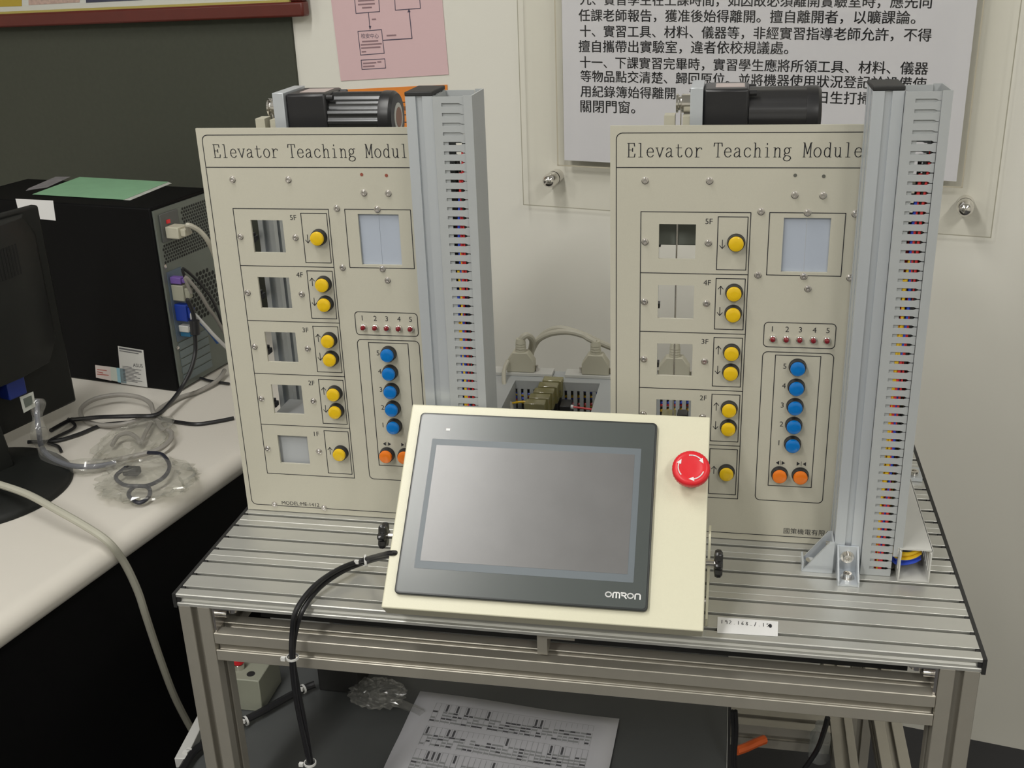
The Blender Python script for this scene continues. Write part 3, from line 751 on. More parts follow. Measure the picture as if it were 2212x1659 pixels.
# ------------------------------------------------------------------ things at the back of the bench
gd = thing('terminal_duct', 'grey rectangular wiring duct ring lying behind the touch panel', 'wiring duct', (.33, .56, .001))
za = .052
pTL = at(1113, 822, 'z', za); pTR = at(1296, 828, 'z', za); ytop = (pTL.y + pTR.y) / 2
yb_ = .6050; xl, xr = pTL.x, pTR.x
mb = MB(); XA, XB = .150, .470 + .260
mb.box(XA, XB, ytop, yb_, za - .002, za)                         # rear cover
mb.box(XA, XB, yb_ - .002, yb_, .001, za - .0021)
mb.box(XA, xl, .350, ytop, za - .002, za); mb.box(xr, xr + .050, .350, ytop, za - .002, za)
for x in (xl - .002, xr): mb.box(x, x + .002, .350, ytop - .0001, .001, za - .0021)
mb.box(XA, XB, ytop + .0001, ytop + .0012, za - .014, za - .0021)
n = 60
for i in range(n + 1):
    x = XA + (XB - XA) * i / n
    mb.box(max(XA, x - (XB - XA) / n / 2 + .0019), min(XB, x + (XB - XA) / n / 2 - .0019), ytop + .0001, ytop + .0012, .001, za - .0141)
mb.build('duct_ring', DUCT, gd, smooth=0)
rnd = random.Random(5)
for c, z in (('yellow', .012), ('blue', .020), ('yellow', .027), ('red', .016), ('blue', .033)):
    MB().tube([(XA + .01 + (XB - XA - .02) * k / 10, ytop + .0042 + rnd.uniform(-.0004, .003), z + rnd.uniform(-.006, .006)) for k in range(11)], .0024, 6, smooth=3).build('wire', WCOL[c], gd)
for a, b in (((1062, 802), (1195, 804)), ((1222, 808), (1500, 818))):
    p, q = at(*a, 'y', .590), at(*b, 'y', .590)
    MB().box(p.x, q.x, .578, .6045, za + .0002, za + .005).build('connector_rail', LGREY, gd, bev=.0005)

# plugs standing on the duct's back rail
def plug(px0, px1, name_lab, cable_pts, r, i):
    z0 = za + .0052; p0 = at(px0, 800, 'y', .590).x; p1 = at(px1, 800, 'y', .590).x; w = p1 - p0; cx = (p0 + p1) / 2
    t = thing('cable_plug', name_lab, 'plug', (cx, .591, z0), group='beige plugs behind the bench')
    pl = [(-.5 * w, 0), (.5 * w, 0), (.5 * w, .017), (.27 * w, .032), (-.27 * w, .032), (-.5 * w, .017)]
    MB().prism(pl, lambda u, v: (cx + u, .581, z0 + v), lambda u, v: (cx + u, .600, z0 + v)).build('hood', PLUGB, t, bev=.0012)
    mb = MB(); mb.lathe([(.0085, 0), (.0078, .004), (.0086, .0045), (.0078, .008), (.0084, .0085), (.0076, .012), (.0082, .0125), (.0066, .020)], (cx, .5905, z0 + .0322), (0, 0, 1), 16); mb.build('strain_relief', PLUGB, t)
    for sx in (-1, 1): MB().cyl((cx + sx * w * .56, .5905, z0), (cx + sx * w * .56, .5905, z0 + .009), .0025, 10).build('thumb_screw', STEEL, t)
    top = Vector((cx, .5905, z0 + .050))
    MB().tube([top] + [at(a, b, 'y', y) for a, b, y in cable_pts], r, 10).build('cable', CABLEW, t)
    return t
plug(1097, 1156, 'beige plug with bent cable standing left of the other plugs', [(1138, 724, .592), (1150, 736, .604), (1146, 762, .625), (1160, 737, .630), (1185, 716, .625), (1215, 710, .62), (1262, 724, .615), (1300, 742, .62), (1340, 760, .63), (1380, 790, .64)], .0050, 0)
plug(1258, 1316, 'beige plug just left of the right panel', [(1272, 732, .592), (1258, 724, .60), (1225, 717, .605), (1185, 722, .612), (1155, 742, .618), (1146, 775, .622), (1146, 800, .640)], .0046, 1)
plug(1424, 1490, 'beige plug seen through a window of the right panel', [(1462, 735, .592), (1480, 722, .60), (1520, 730, .62), (1560, 770, .63)], .0050, 2)
t = thing('beige_lead', 'thin beige lead running down beside the left beige plug', 'cable', at(1095, 850, 'y', .55))
MB().tube([at(a, b, 'y', y) for a, b, y in ((1097, 780, .580), (1089, 800, .565), (1089, 830, .545), (1094, 858, .530), (1103, 875, .515), (1106, 900, .505))], .0034, 8).build('cable', CABLEW, t)

# clear olive terminal covers in a row, black relay beside them
TC = clear_mat('olive clear plastic', (.72, .68, .42), gloss=.18, rough=.12, milk=.40, milkcol=(.46, .43, .22))
for i in range(5):
    pa_ = at(1194 - 9.5 * i, 826 + 12.5 * i, 'z', .050); x0 = pa_.x - .014; y0 = pa_.y
    t = thing('terminal_block', ['rearmost clear olive terminal cover in the duct ring', 'second clear olive terminal cover from the rear', 'middle clear olive terminal cover of five', 'second clear olive terminal cover from the front', 'foremost clear olive terminal cover in the duct ring'][i], 'terminal block', (x0 + .014, y0, .001), group='olive terminal covers')
    MB().box(x0 + .002, x0 + .028, y0 - .012, y0 + .0050, .001, .030).build('body', BLACKM, t)
    MB().box(x0, x0 + .030, y0 - .0130, y0 + .0054, .0302, .0580).build('cover', TC, t, bev=.0012)
q = at(1224, 872, 'z', .03)
t = thing('relay', 'black relay right of the olive terminal covers', 'relay', (q.x, q.y, .001))
MB().box(q.x - .008, q.x + .008, q.y - .02, q.y + .008, .001, .034).build('relay_body', BLACK, t, bev=.001)
for nm, lb, c, pts in (('yellow_lead', 'yellow lead left of the olive terminal covers', 'yellow', ((1098, 872), (1125, 868), (1143, 869), (1155, 873))), ('red_lead', 'red lead right of the black relay', 'red', ((1233, 879), (1255, 881), (1290, 886), (1330, 890)))):
    mb = MB(); P = [at(a, b, 'z', .030) for a, b in pts]
    t = thing(nm, lb, 'wire', P[0]); mb.tube(P, .0016, 6).build('wire', WCOL[c], t)
    i = -1 if c == 'yellow' else 0
    MB().cyl(P[i] - Vector((.008, 0, 0)), P[i] + Vector((.004, 0, 0)), .0034, 10).build('ferrule', WHITEP, t)

q = at(1446, 900, 'z', .045)
t = thing('terminal_block', 'olive terminal cover seen through the second floor window of the right panel', 'terminal block', (q.x, q.y, .001), group='olive terminal covers')
MB().box(q.x - .010, q.x + .008, q.y - .010, q.y + .014, .001, .028).build('body', BLACKM, t)
MB().box(q.x - .011, q.x + .009, q.y - .011, q.y + .015, .0282, .050).build('cover', TC, t, bev=.001)
q = at(1474, 900, 'z', .040)
t = thing('relay', 'black relay seen through the second floor window of the right panel', 'relay', (q.x, q.y, .001))
MB().box(q.x - .007, q.x + .007, q.y - .012, q.y + .008, .001, .048).build('relay_body', BLACK, t, bev=.001)

# open white duct running back along the right of the bench
xa, xb = .8015, .8350; ya, yb2 = .1365, .520; zt = .0385
t = thing('cable_trunking', 'short open grey trunking with yellow and blue wires on the right of the bench top', 'trunking', ((xa + xb) / 2, (ya + yb2) / 2, .0004))
mb = MB(); mb.box(xa, xb, ya, yb2, .0004, .0020)
for x in (xa, xb - .0016):
    mb.box(x, x + .0016, ya, yb2, .0020, .0120)
    k = 0; y = ya
    while y < yb2 - .004:
        mb.box(x, x + .0016, y, y + .0052, .0120, zt - .002); y += .0095
mb.build('trunking_channel', LGREY, t, smooth=0)
mb = MB(); mb.box(xa - .001, xb + .001, ya + .006, yb2, zt - .0018, zt)
for x in (xa - .0018, xb + .0004): mb.box(x, x + .0014, ya + .006, yb2, zt - .008, zt)
mb.build('trunking_cover', LGREY, t)
for i, c in enumerate(['yellow', 'yellow', 'yellow', 'yellow', 'blue', 'blue', 'blue']):
    j = i * .0026
    o = .0016 * (i % 3)
    MB().tube([(.7930, .1560 + o, .036 - j * .9), (.8010, .1540 + o, .0285 - j), (.8120, .1500 + o, .0280 - j * .8), (.8235, .1530 + o, .0330 - j * .9), (.8270 - o, .1700, .0330 - j), (.8250 - o, .26, .030 - j), (.8200, .50, .028 - j)], .0019, 6).build('wire', WCOL[c], t)
t = thing('clamp_bolt', 'small steel clamp with a bolt at the right edge of the bench top', 'clamp', at(1970, 1030, 'z', .0))
p = at(1972, 1032, 'z', 0)
MB().box(p.x - .008, p.x + .010, p.y - .012, p.y + .02, .0006, .006).build('clamp_plate', ALUC, t)
MB().lathe([(.006, 0), (.006, .006), (.003, .006), (.003, .003)], (p.x, p.y - .003, .0061), (0, 0, 1), 14).build('bolt', CHROME, t)

# ------------------------------------------------------------------ wall: sign, papers, framed picture
def wall_fn(d): return lambda s, z: room(s, d, z)
def wall_quad(mb, pts, d0, d1):
    """pts: four pixels; a flat sheet between d0 and d1 in front of the wall"""
    q = [walls(*p, d=d1) for p in pts]
    mb.hexa([room(s, d0, z) for s, z in q], [room(s, d1, z) for s, z in q]); return q
sg = thing('notice_board', 'clear acrylic notice board with laboratory rules on the wall behind the right panel', 'notice board', room(.85, 0, .40), rot=(0, 0, ROOM_YAW))
AC = clear_mat('clear acrylic', (.99, .988, .978), gloss=.02, rough=.03)
ACE = mat('acrylic edge', (.42, .40, .32), .3)
e0 = walls(1131, 442, d=.025); e1 = walls(2140, 513, d=.025)
s0, zb0 = e0; s1, zb1 = e1; zb = zb0
# the sheet hangs slightly out of level
slope = (zb1 - zb0) / (s1 - s0)
zl = lambda s: zb0 + slope * (s - s0)
H_ = .62
mb = MB(); mb.hexa([room(s0, .022, zl(s0)), room(s1, .022, zl(s1)), room(s1, .022, zl(s1) + H_), room(s0, .022, zl(s0) + H_)], [room(s0, .025, zl(s0)), room(s1, .025, zl(s1)), room(s1, .025, zl(s1) + H_), room(s0, .025, zl(s0) + H_)]); mb.build('acrylic_sheet', AC, sg, smooth=0)
mb = MB(); fnb = wall_fn(.0252)
mb.stroke([(s0, zl(s0) + H_), (s0, zl(s0)), (s1, zl(s1)), (s1, zl(s1) + H_)], .0016, fnb); mb.build('sheet_edge', ACE, sg, smooth=0)
pb = [walls(*p, d=.027) for p in ((1219, 346), (2066, 392))]
PL = walls(1212, 60, d=.027)[0]; PR_ = walls(2073, 60, d=.027)[0]
zp = lambda s: pb[0][1] + (pb[1][1] - pb[0][1]) * (s - pb[0][0]) / (pb[1][0] - pb[0][0])
PT = pb[0][1] + .55
mb = MB(); mb.hexa([room(pb[0][0], .0260, zp(pb[0][0])), room(pb[1][0], .0260, zp(pb[1][0])), room(pb[1][0], .0260, PT), room(pb[0][0], .0260, PT)], [room(pb[0][0], .0266, zp(pb[0][0])), room(pb[1][0], .0266, zp(pb[1][0])), room(pb[1][0], .0266, PT), room(pb[0][0], .0266, PT)])
poster = mb.build('rules_sheet', mat('poster paper', (.70, .70, .755), .7), sg, smooth=0)
mb = MB()
LINES = [('九、實習學生在上課時間，如因故必須離開實驗室時，應先向', 1253, -2, 2013, 4), ('任課老師報告，獲准後始得離開。擅自離開者，以曠課論。', 1250, 33, 1978, 38), ('十、實習工具、材料、儀器等，非經實習指導老師允許，不得', 1253, 67, 2012, 76),
  ('擅自攜帶出實驗室，違者依校規議處。', 1250, 100, 1703, 104), ('十一、下課實習完畢時，實習學生應將所領工具、材料、儀器', 1253, 134, 2005, 148), ('等物品點交清楚、歸回原位。並將機器使用狀況登記於設備使', 1254, 164, 2001, 181),
  ('用紀錄簿始得離開。實', 1254, 197, 1514, 203), ('日生打掃', 1768, 210, 1880, 213), ('關閉門窗。', 1254, 229, 1372, 232)]
for body, xa_, ya_, xb_, yb__ in LINES:
    a = walls(xa_, ya_, d=.0268); b = walls(xb_, yb__, d=.0268); sl = (b[1] - a[1]) / (b[0] - a[0])
    for sh in (-.0003, .0003): text(mb, body, lambda u, v, a=a, sl=sl: room(u, .0268, v + sl * (u - a[0])), a[0] - sh, 0, x1=b[0] - sh, cy=a[1] + sh * .6)
mb.build('rules_lettering', INK, poster, smooth=0)
mb = MB(); a, b = walls(1205, 357, d=.030), walls(2078, 405, d=.030)
zq = lambda s: a[1] + (b[1] - a[1]) * (s - a[0]) / (b[0] - a[0])
mb.hexa([room(a[0], .0275, zq(a[0])), room(b[0], .0275, zq(b[0])), room(b[0], .0275, PT), room(a[0], .0275, PT)], [room(a[0], .0295, zq(a[0])), room(b[0], .0295, zq(b[0])), room(b[0], .0295, PT), room(a[0], .0295, PT)])
pk = mb.build('clear_pocket', AC, sg, smooth=0)
mb = MB(); mb.stroke([(a[0], PT), (a[0], zq(a[0])), (b[0], zq(b[0])), (b[0], PT)], .0022, wall_fn(.0297)); mb.build('pocket_edge', mat('acrylic side', (.50, .46, .36), .3), pk, smooth=0)
for px_, py_ in ((1192, 387), (2085, 447)):
    s_, z_ = walls(px_, py_, d=.030); c = room(s_, 0, z_)
    so = MB().lathe([(.0125, .0004), (.0125, .0218)], c, RN, 24).build('standoff', CHROME, sg)
    MB().lathe([(.0125, .0253), (.0125, .040), (.0120, .045), (.0100, .0505), (.0060, .0540), (.0015, .0552)], c, RN, 28).build('standoff_cap', CHROME, so)

pp = thing('pink_notice', 'pink paper with a printed flow chart on the wall above the left panel', 'notice', room(.15, .001, .38), rot=(0, 0, ROOM_YAW))
pc = [walls(*p, d=.002) for p in ((736, 175), (969, 161), (952, -20), (714, -6))]
# extend upwards to a full sheet
up = (pc[3][0] - pc[0][0], pc[3][1] - pc[0][1]); kk = .29 / math.hypot(*up); up = (up[0] * kk, up[1] * kk)
q4 = [pc[0], pc[1], (pc[1][0] + up[0], pc[1][1] + up[1]), (pc[0][0] + up[0], pc[0][1] + up[1])]
mb = MB(); mb.hexa([room(s, .001, z) for s, z in q4], [room(s, .0016, z) for s, z in q4]); mb.build('sheet', mat('pink paper', (.72, .51, .53), .8), pp, smooth=0)
mb = MB(); wf = wall_fn(.0019); P2 = lambda x, y: walls(x, y, d=.0019)
def pl(*px): return [P2(*p) for p in px]
mb.stroke(pl((765, -10), (769, 29), (820, 25), (817, -14)), .0014, wf, closed=True)
mb.stroke(pl((852, -10), (854, 22), (908, 18), (906, -10)), .0014, wf, closed=True)
mb.stroke(pl((773, 68), (824, 64), (830, 115), (779, 119)), .0014, wf, closed=True)
mb.stroke(pl((780, 130), (831, 127), (833, 147), (782, 150)), .0014, wf, closed=True)
mb.stroke(pl((796, 28), (799, 62)), .0014, wf); mb.flat(pl((796.5, 56), (802, 56), (799.5, 65)), wf)
mb.stroke(pl((828, 87), (890, 83), (884, 25)), .0018, wf); mb.flat(pl((880, 27), (887, 26), (883, 18)), wf)
a = P2(780, 79); b = P2(818, 76); text(mb, '校安中心', wf, a[0], 0, x1=b[0], cy=(a[1] + b[1]) / 2)
mb.build('flow_chart', mat('notice ink', (.10, .08, .12), .7), pp, smooth=0)
mb = MB()
for (x0_, y0__, x1_) in ((774, 2, 808), (774, 10, 810), (783, 17, 803), (804, 42, 813), (836, 77, 858), (783, 90, 818), (780, 97, 824), (781, 104, 824), (782, 112, 791), (785, 137, 812), (816, 134, 825), (785, 144, 809)):
    x = x0_
    while x < x1_ - 2:
        ww = random.uniform(2.0, 3.6); yy = y0__ - (x - x0_) * .06
        mb.stroke(pl((x, yy), (min(x + ww, x1_), yy - .1)), .0026, wf); x += ww + 1.3
mb.build('small_print', mat('faint notice print', (.30, .19, .21), .7), pp, smooth=0)

op = thing('orange_notice', 'orange paper with black ruled lines on the wall behind the left motor', 'notice', room(.25, .001, .22), rot=(0, 0, ROOM_YAW))
oc = [walls(*p, d=.002) for p in ((700, 300), (968, 290), (966, 183), (696, 196))]
mb = MB(); mb.hexa([room(s, .001, z) for s, z in oc], [room(s, .0016, z) for s, z in oc]); mb.build('sheet', mat('orange paper', (.80, .26, .04), .8), op, smooth=0)
mb = MB()
mb.stroke(pl((820, 221), (965, 220)), .0014, wf); mb.stroke(pl((820, 248), (965, 248)), .0014, wf); mb.stroke(pl((820, 264), (965, 264)), .0014, wf); mb.stroke(pl((872, 249), (872, 263)), .0012, wf); mb.stroke(pl((930, 221), (930, 263)), .0012, wf)
a = P2(858, 234); b = P2(925, 234); text(mb, '地震', wf, P2(862, 234)[0], 0, x1=P2(880, 234)[0], cy=a[1])
mb.build('ruled_print', INK, op, smooth=0)

fp = thing('framed_picture', 'red brown framed picture with a white mount high on the dark wall', 'picture', room(-.3, .006, .52), rot=(0, 0, ROOM_YAW))
fc = walls(657, 36, d=.03); fl = walls(0, 60, d=.03); sl = (fc[1] - fl[1]) / (fc[0] - fl[0])
fwf = lambda u, v, d: room(fc[0] + u - v * sl, d, fc[1] + v + u * sl)
FW, FH, fb = .92, .55, .026
def fbox(mb, u0, u1, v0, v1, d0, d1): mb.hexa([fwf(u0, v0, d0), fwf(u1, v0, d0), fwf(u1, v1, d0), fwf(u0, v1, d0)], [fwf(u0, v0, d1), fwf(u1, v0, d1), fwf(u1, v1, d1), fwf(u0, v1, d1)])
mb = MB(); fbox(mb, -FW, 0, 0, fb, .008, .032); fbox(mb, -FW, 0, FH - fb, FH, .008, .032); fbox(mb, -fb, 0, fb, FH - fb, .008, .032); fbox(mb, -FW, -FW + fb, fb, FH - fb, .008, .032)
mb.build('frame', mat('red brown varnished wood', (.115, .018, .012), .35, noise=.15, nscale=30), fp, bev=.004)
mb = MB(); g = .004
fbox(mb, -FW + fb, -fb, fb, fb + g, .010, .026); fbox(mb, -fb - g, -fb, fb, FH - fb, .010, .026)
mb.build('gold_slip', mat('gold slip', (.50, .42, .12), .4, .3), fp)
mb = MB(); fbox(mb, -FW + fb, -fb, fb, FH - fb, .009, .012); mt = mb.build('mount', mat('picture mount', (.62, .63, .62), .6), fp, smooth=0)
for nm, m, pxs in (('yellow_photo', mat('yellow print', (.45, .33, .04), .6), ((-40, 16), (47, 13), (46, -40), (-40, -40))), ('red_photo', mat('red and pale print', (.50, .36, .32), .6, noise=.5, nscale=150), ((62, 11), (172, 5), (170, -40), (60, -40))), ('blue_photo', mat('blue dark print', (.05, .055, .10), .6, noise=.4, nscale=60), ((186, 6), (308, 0), (306, -40), (184, -40)))):
    mb = MB(); mb.hexa([room(*(lambda q: (q[0], .0122, q[1]))(walls(*p, d=.0125))) for p in pxs], [room(*(lambda q: (q[0], .0127, q[1]))(walls(*p, d=.0125))) for p in pxs]); mb.build(nm, m, mt, smooth=0)

# ------------------------------------------------------------------ desk on the left
ZD = -.040
dsk = thing('desk', 'white desk with a rounded edge and black panel left of the bench', 'desk', (-.5, .4, -OFF), (0, 0, ROOM_YAW))
ea, eb = at(520, 1000, 'z', ZD - .012), at(60, 1325, 'z', ZD - .012)
ed = (ea - eb).normalized(); ed.z = 0; ed.normalize(); en = Vector((ed.y, -ed.x, 0))     # outward (+x)
# rounded edge strip along ed; top between back wall and beyond the frame
Lb = -.75; ref = ea
def dp(t, o, z): return Vector((ref.x, ref.y, 0)) + ed * t + en * o + Vector((0, 0, z))
# back end parallel to the wall
def t_wall(o):
    base = Vector((ref.x, ref.y, 0)) + en * o - W0
    return -(base.dot(RN) - .012) / ed.dot(RN)
TT = .036
prof = [(-1.25, ZD - TT), (-1.25, ZD)] + [(-.022 + .024 * math.sin(math.radians(a)), ZD - .020 + .020 * math.cos(math.radians(a))) for a in range(0, 181, 15)]
prof = prof[:-1] + [(-.022, ZD - .040)]
n = len(prof)
A_ = [dp(t_wall(o), o, z) for o, z in prof]; B_ = [dp(-.95, o, z) for o, z in prof]
MB().add(A_ + B_, [list(range(n)), list(range(n, 2 * n))[::-1]] + [(i, n + i, n + (i + 1) % n, (i + 1) % n) for i in range(n)]).build('desk_top', DESKM, dsk, smooth=40)
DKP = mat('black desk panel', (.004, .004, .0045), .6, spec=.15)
mb = MB()
def dbox(mb, t0, t1, o0, o1, z0, z1): mb.hexa([dp(t0, o0, z0), dp(t1, o0, z0), dp(t1, o1, z0), dp(t0, o1, z0)], [dp(t0, o0, z1), dp(t1, o0, z1), dp(t1, o1, z1), dp(t0, o1, z1)])
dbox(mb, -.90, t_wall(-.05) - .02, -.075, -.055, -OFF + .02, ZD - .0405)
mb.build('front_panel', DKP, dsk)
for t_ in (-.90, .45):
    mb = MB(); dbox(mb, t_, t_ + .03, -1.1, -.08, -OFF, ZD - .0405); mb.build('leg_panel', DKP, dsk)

# ------------------------------------------------------------------ desktop computer
PCY = math.radians(-10.5)
p0 = at(389, 848, 'z', ZD)
pcw, pcl, pch = .165, .42, .328
# local: x = toward the rear (right), y = away from the viewer, origin bottom near rear corner
pc = thing('computer_tower', 'black computer tower on the desk with its cabled back facing right', 'computer', p0 + Vector((0, 0, .0006)), (0, 0, PCY), local=True)
PCM = Matrix.Rotation(PCY, 3, 'Z')
PNE = PCM @ Vector((0, -1, 0)); PRE = PCM @ Vector((1, 0, 0))
def pcl_near(px, py):                                # pixel on the near side -> local (x, z)
    q = PCM.transposed() @ (onplane(px, py, p0, PNE) - p0); return q.x, q.z
def pcl_top(px, py, h=pch):
    q = PCM.transposed() @ (at(px, py, 'z', ZD + h) - p0); return q.x, q.y
def pcl_rear(px, py):
    q = PCM.transposed() @ (onplane(px, py, p0, PRE) - p0); return q.y, q.z
case = MB().box(-pcl, -.003, 0, pcw, 0, pch).build('case', mat('black case paint', (.003, .003, .0035), .5, spec=.12), pc, bev=.003)
RP_ = mat('grey steel back plate', (.17, .19, .17), .45, .4)
rp = MB().box(-.003, .0008, .004, pcw - .004, .004, pch - .006).build('back_plate', RP_, pc)
GR = mat('dark grille opening', (.015, .016, .015), .7)
# power supply grille, fan grille as plates of small holes
def hexgrid(mb, y0, y1, z0, z1, r, pitch, keep=lambda y, z: True, x=.0011):
    row = 0; z = z0
    while z <= z1:
        y = y0 + (pitch / 2 if row % 2 else 0)
        while y <= y1:
            if keep(y, z): mb.add([(x, y + r * math.cos(math.pi / 3 * k + .52), z + r * math.sin(math.pi / 3 * k + .52)) for k in range(6)], [tuple(range(6))])
            y += pitch
        z += pitch * .87; row += 1
mb = MB(); hexgrid(mb, .014, pcw - .012, .232, .312, .0026, .0064, lambda y, z: not (y < .072 and .262 < z < .312)); mb.build('power_supply_grille', GR, rp, smooth=0)
mb = MB(); fc_ = (.108, .150); hexgrid(mb, fc_[0] - .046, fc_[0] + .046, fc_[1] - .046, fc_[1] + .046, .0042, .0098, lambda y, z: math.hypot(y - fc_[0], z - fc_[1]) < .044); mb.build('fan_grille', GR, rp, smooth=0)
MB().box(.0009, .004, .014, .062, .266, .314).build('power_inlet', mat('dark grey socket', (.10, .105, .10), .5), rp, bev=.001)
MB().box(.0041, .006, .028, .036, .296, .302).build('power_switch', RED, rp)
MB().box(.0009, .002, .012, .050, .090, .215).build('port_plate', mat('blue grey port plate', (.12, .16, .21), .5, .3), rp)
mb = MB()
for k in range(5): mb.box(.0009, .0022, .014, .096, .014 + k * .0150, .014 + k * .0150 + .0125)
mb.build('slot_covers', mat('blue grey slot covers', (.20, .24, .25), .5, .4), rp)
for y, z in ((.010, .080), (.150, .222), (.152, .312), (.010, .226)):
    MB().lathe([(.0035, 0), (.0035, .002), (.002, .003)], (.0009, y, z), (1, 0, 0), 10).build('case_screw', STEEL, rp)
# stickers on the near side and top
def side_quad(pts, name, m, e=.0006):
    q = [pcl_near(*p) for p in pts]
    return MB().hexa([(x, -.0001, z) for x, z in q], [(x, -e, z) for x, z in q]).build(name, m, pc, smooth=0), q
nt_, q = side_quad(((34, 430), (115, 434), (121, 477), (44, 470)), 'note', PAPER)
st, q = side_quad(((255, 748), (310, 757), (319, 837), (262, 829)), 'serial_sticker', mat('sticker paper', (.60, .60, .58), .6))
pln = lambda px, py: (lambda q: (q[0], -.0009, q[1]))(pcl_near(px, py))
mb = MB(); sf = lambda u, v: (lambda o: pln(*o))(((1 - v) * ((1 - u) * 255 + u * 310) + v * ((1 - u) * 262 + u * 319), (1 - v) * ((1 - u) * 748 + u * 757) + v * ((1 - u) * 829 + u * 837)))
mb.stroke([(.06, .05), (.92, .05)], .045, sf); mb.stroke([(.06, .115), (.80, .115)], .022, sf)
for i in range(11): mb.stroke([(.12, .52 + i * .038), (.12 + random.uniform(.35, .75), .52 + i * .038)], .014, sf)
a = pcl_near(288, 789); b = pcl_near(309, 791); text(mb, 'ASUS', lambda u, v: (u, -.0009, v + (b[1] - a[1]) / (b[0] - a[0]) * (u - a[0])), a[0], a[1] - .003, x1=b[0])
mb.build('sticker_print', mat('sticker ink', (.10, .10, .11), .6), st, smooth=0)
for nm, m, pts in (('pink_sticker', mat('pink white sticker', (.66, .58, .56), .6), ((206, 789), (239, 793), (241, 823), (208, 816))), ('white_sticker', mat('green white sticker', (.55, .60, .55), .6), ((239, 793), (252, 795), (255, 825), (241, 822))), ('blue_sticker', mat('pale blue sticker', (.28, .50, .60), .6), ((252, 795), (270, 797), (274, 829), (255, 826)))):
    side_quad(pts, nm, m)
mb = MB()
for y_ in (798, 803, 808): mb.stroke([pcl_near(211, y_ + .5), pcl_near(random.uniform(222, 236), y_ + 3)], .0016, lambda u, v: (u, -.0009, v))
mb.build('sticker_print', mat('red sticker ink', (.45, .10, .08), .6), pc, smooth=0)
q = [pcl_top(*p) for p in ((56, 413), (62, 408), (120, 383), (152, 383), (102, 406), (86, 408))]
mb = MB().prism(q[::-1], lambda x, y: (x, y, pch + .0001), lambda x, y: (x, y, pch + .0005)); mb.build('top_sticker', mat('torn grey sticker', (.22, .21, .22), .6, noise=.4, nscale=60), pc, smooth=0)

def top_sheet(pts, nm, lb, cat, m, z):
    w3 = [at(*p, 'z', ZD + .0006 + pch + z) for p in pts]
    o = MB().hexa(w3, [p + Vector((0, 0, .0004)) for p in w3]).build(nm, m, smooth=0)
    return setp(o, lb, cat)
top_sheet(((70, 420), (268, 431.5), (364, 393), (172, 382.5)), 'green_card', 'green card lying on top of the computer tower', 'card', mat('green card', (.24, .46, .28), .6, noise=.12, nscale=30), .0012)
top_sheet(((266, 432), (281, 433), (371, 396), (362, 393.5)), 'torn_paper', 'torn white paper strip along the right edge of the green card', 'paper', mat('torn white paper', (.50, .52, .48), .7, noise=.4, nscale=50), .0006)

# plugs and leads at the back of the computer (local positions on the back plate -> world)
def pcw_(x, y, z): return p0 + Vector((0, 0, .0006)) + PCM @ Vector((x, y, z))
def rear(px, py, x=.0):
    """pixel -> place at x in front of the back plate"""
    return onplane(px, py, p0 + PRE * x, PRE)
def lead(name, lb, pts, r, cm, plug_fn, cat='cable'):
    t = thing(name, lb, cat, pts[0]); plug_fn(t)
    MB().tube(pts, r, 8).build('lead', cm, t); return t
def plug_box(t, c, m, lx, wy, wz, nm='plug'):
    R4 = Matrix.Translation(c) @ PCM.to_4x4(); mb = MB(); mb.xf = R4
    mb.box(0, lx, -wy / 2, wy / 2, -wz / 2, wz / 2); mb.box(lx, lx + .010, -wy / 3.2, wy / 3.2, -wz / 3.2, wz / 3.2)
    return mb.build(nm, m, t, bev=.0015)
c = pcw_(.0045, .034, .282)
lead('power_lead', 'pale beige power lead plugged into the top of the computer back', [c + PRE * .040, rear(405, 486, .055), rear(430, 498, .065), rear(450, 522, .07), rear(466, 560, .06), rear(480, 610, .055), rear(500, 680, .05), rear(520, 760, .04)], .0042, CABLEW,
     lambda t: plug_box(t, c, PLUGB, .026, .026, .020))
c1 = pcw_(.0022, .022, .200)
lead('mouse_lead', 'black lead with a purple plug at the computer back', [c1 + PRE * .030, rear(395, 580, .035), rear(430, 610, .04), rear(460, 650, .035), rear(480, 700, .03)], .0026, CABLEK, lambda t: plug_box(t, c1, mat('purple plug plastic', (.16, .09, .34), .5), .022, .012, .012))
c2 = pcw_(.0022, .024, .178)
lead('serial_lead', 'grey lead with a beige screw plug at the computer back', [c2 + PRE * .034, rear(400, 598, .038), rear(430, 632, .045), rear(450, 665, .045), rear(468, 690, .04), rear(500, 745, .035)], .0030, CABLEG, lambda t: plug_box(t, c2, mat('grey beige plug', (.34, .34, .27), .5), .024, .016, .028))
c3 = pcw_(.0022, .024, .142)
vend = at(352, 868, 'z', ZD + .006)
lead('monitor_lead', 'black lead with a blue screw plug running down from the computer back', [c3 + PRE * .034, rear(405, 648, .04), rear(418, 680, .045), rear(421, 720, .045), rear(422, 760, .045), rear(412, 800, .045), at(392, 838, 'z', ZD + .03), at(366, 872, 'z', ZD + .022), at(338, 896, 'z', ZD + .022), at(290, 899, 'z', ZD + .022), at(220, 901, 'z', ZD + .021), at(165, 906, 'z', ZD + .010), at(150, 908, 'z', ZD + .005), at(110, 930, 'z', ZD + .010)], .0036, CABLEK, lambda t: plug_box(t, c3, mat('blue plug plastic', (.01, .04, .30), .45), .024, .015, .030))
tl = [o for o in bpy.data.objects if o.name == 'monitor_lead'][0]
f0, f1 = rear(420, 692, .045), rear(422, 722, .045)
MB().lathe([(.004, -.002), (.0085, 0), (.0085, (f1 - f0).length), (.004, (f1 - f0).length + .002)], f0, f1 - f0, 14).build('ferrite_bead', BLACK, tl)
c4_ = pcw_(.0022, .026, .112)
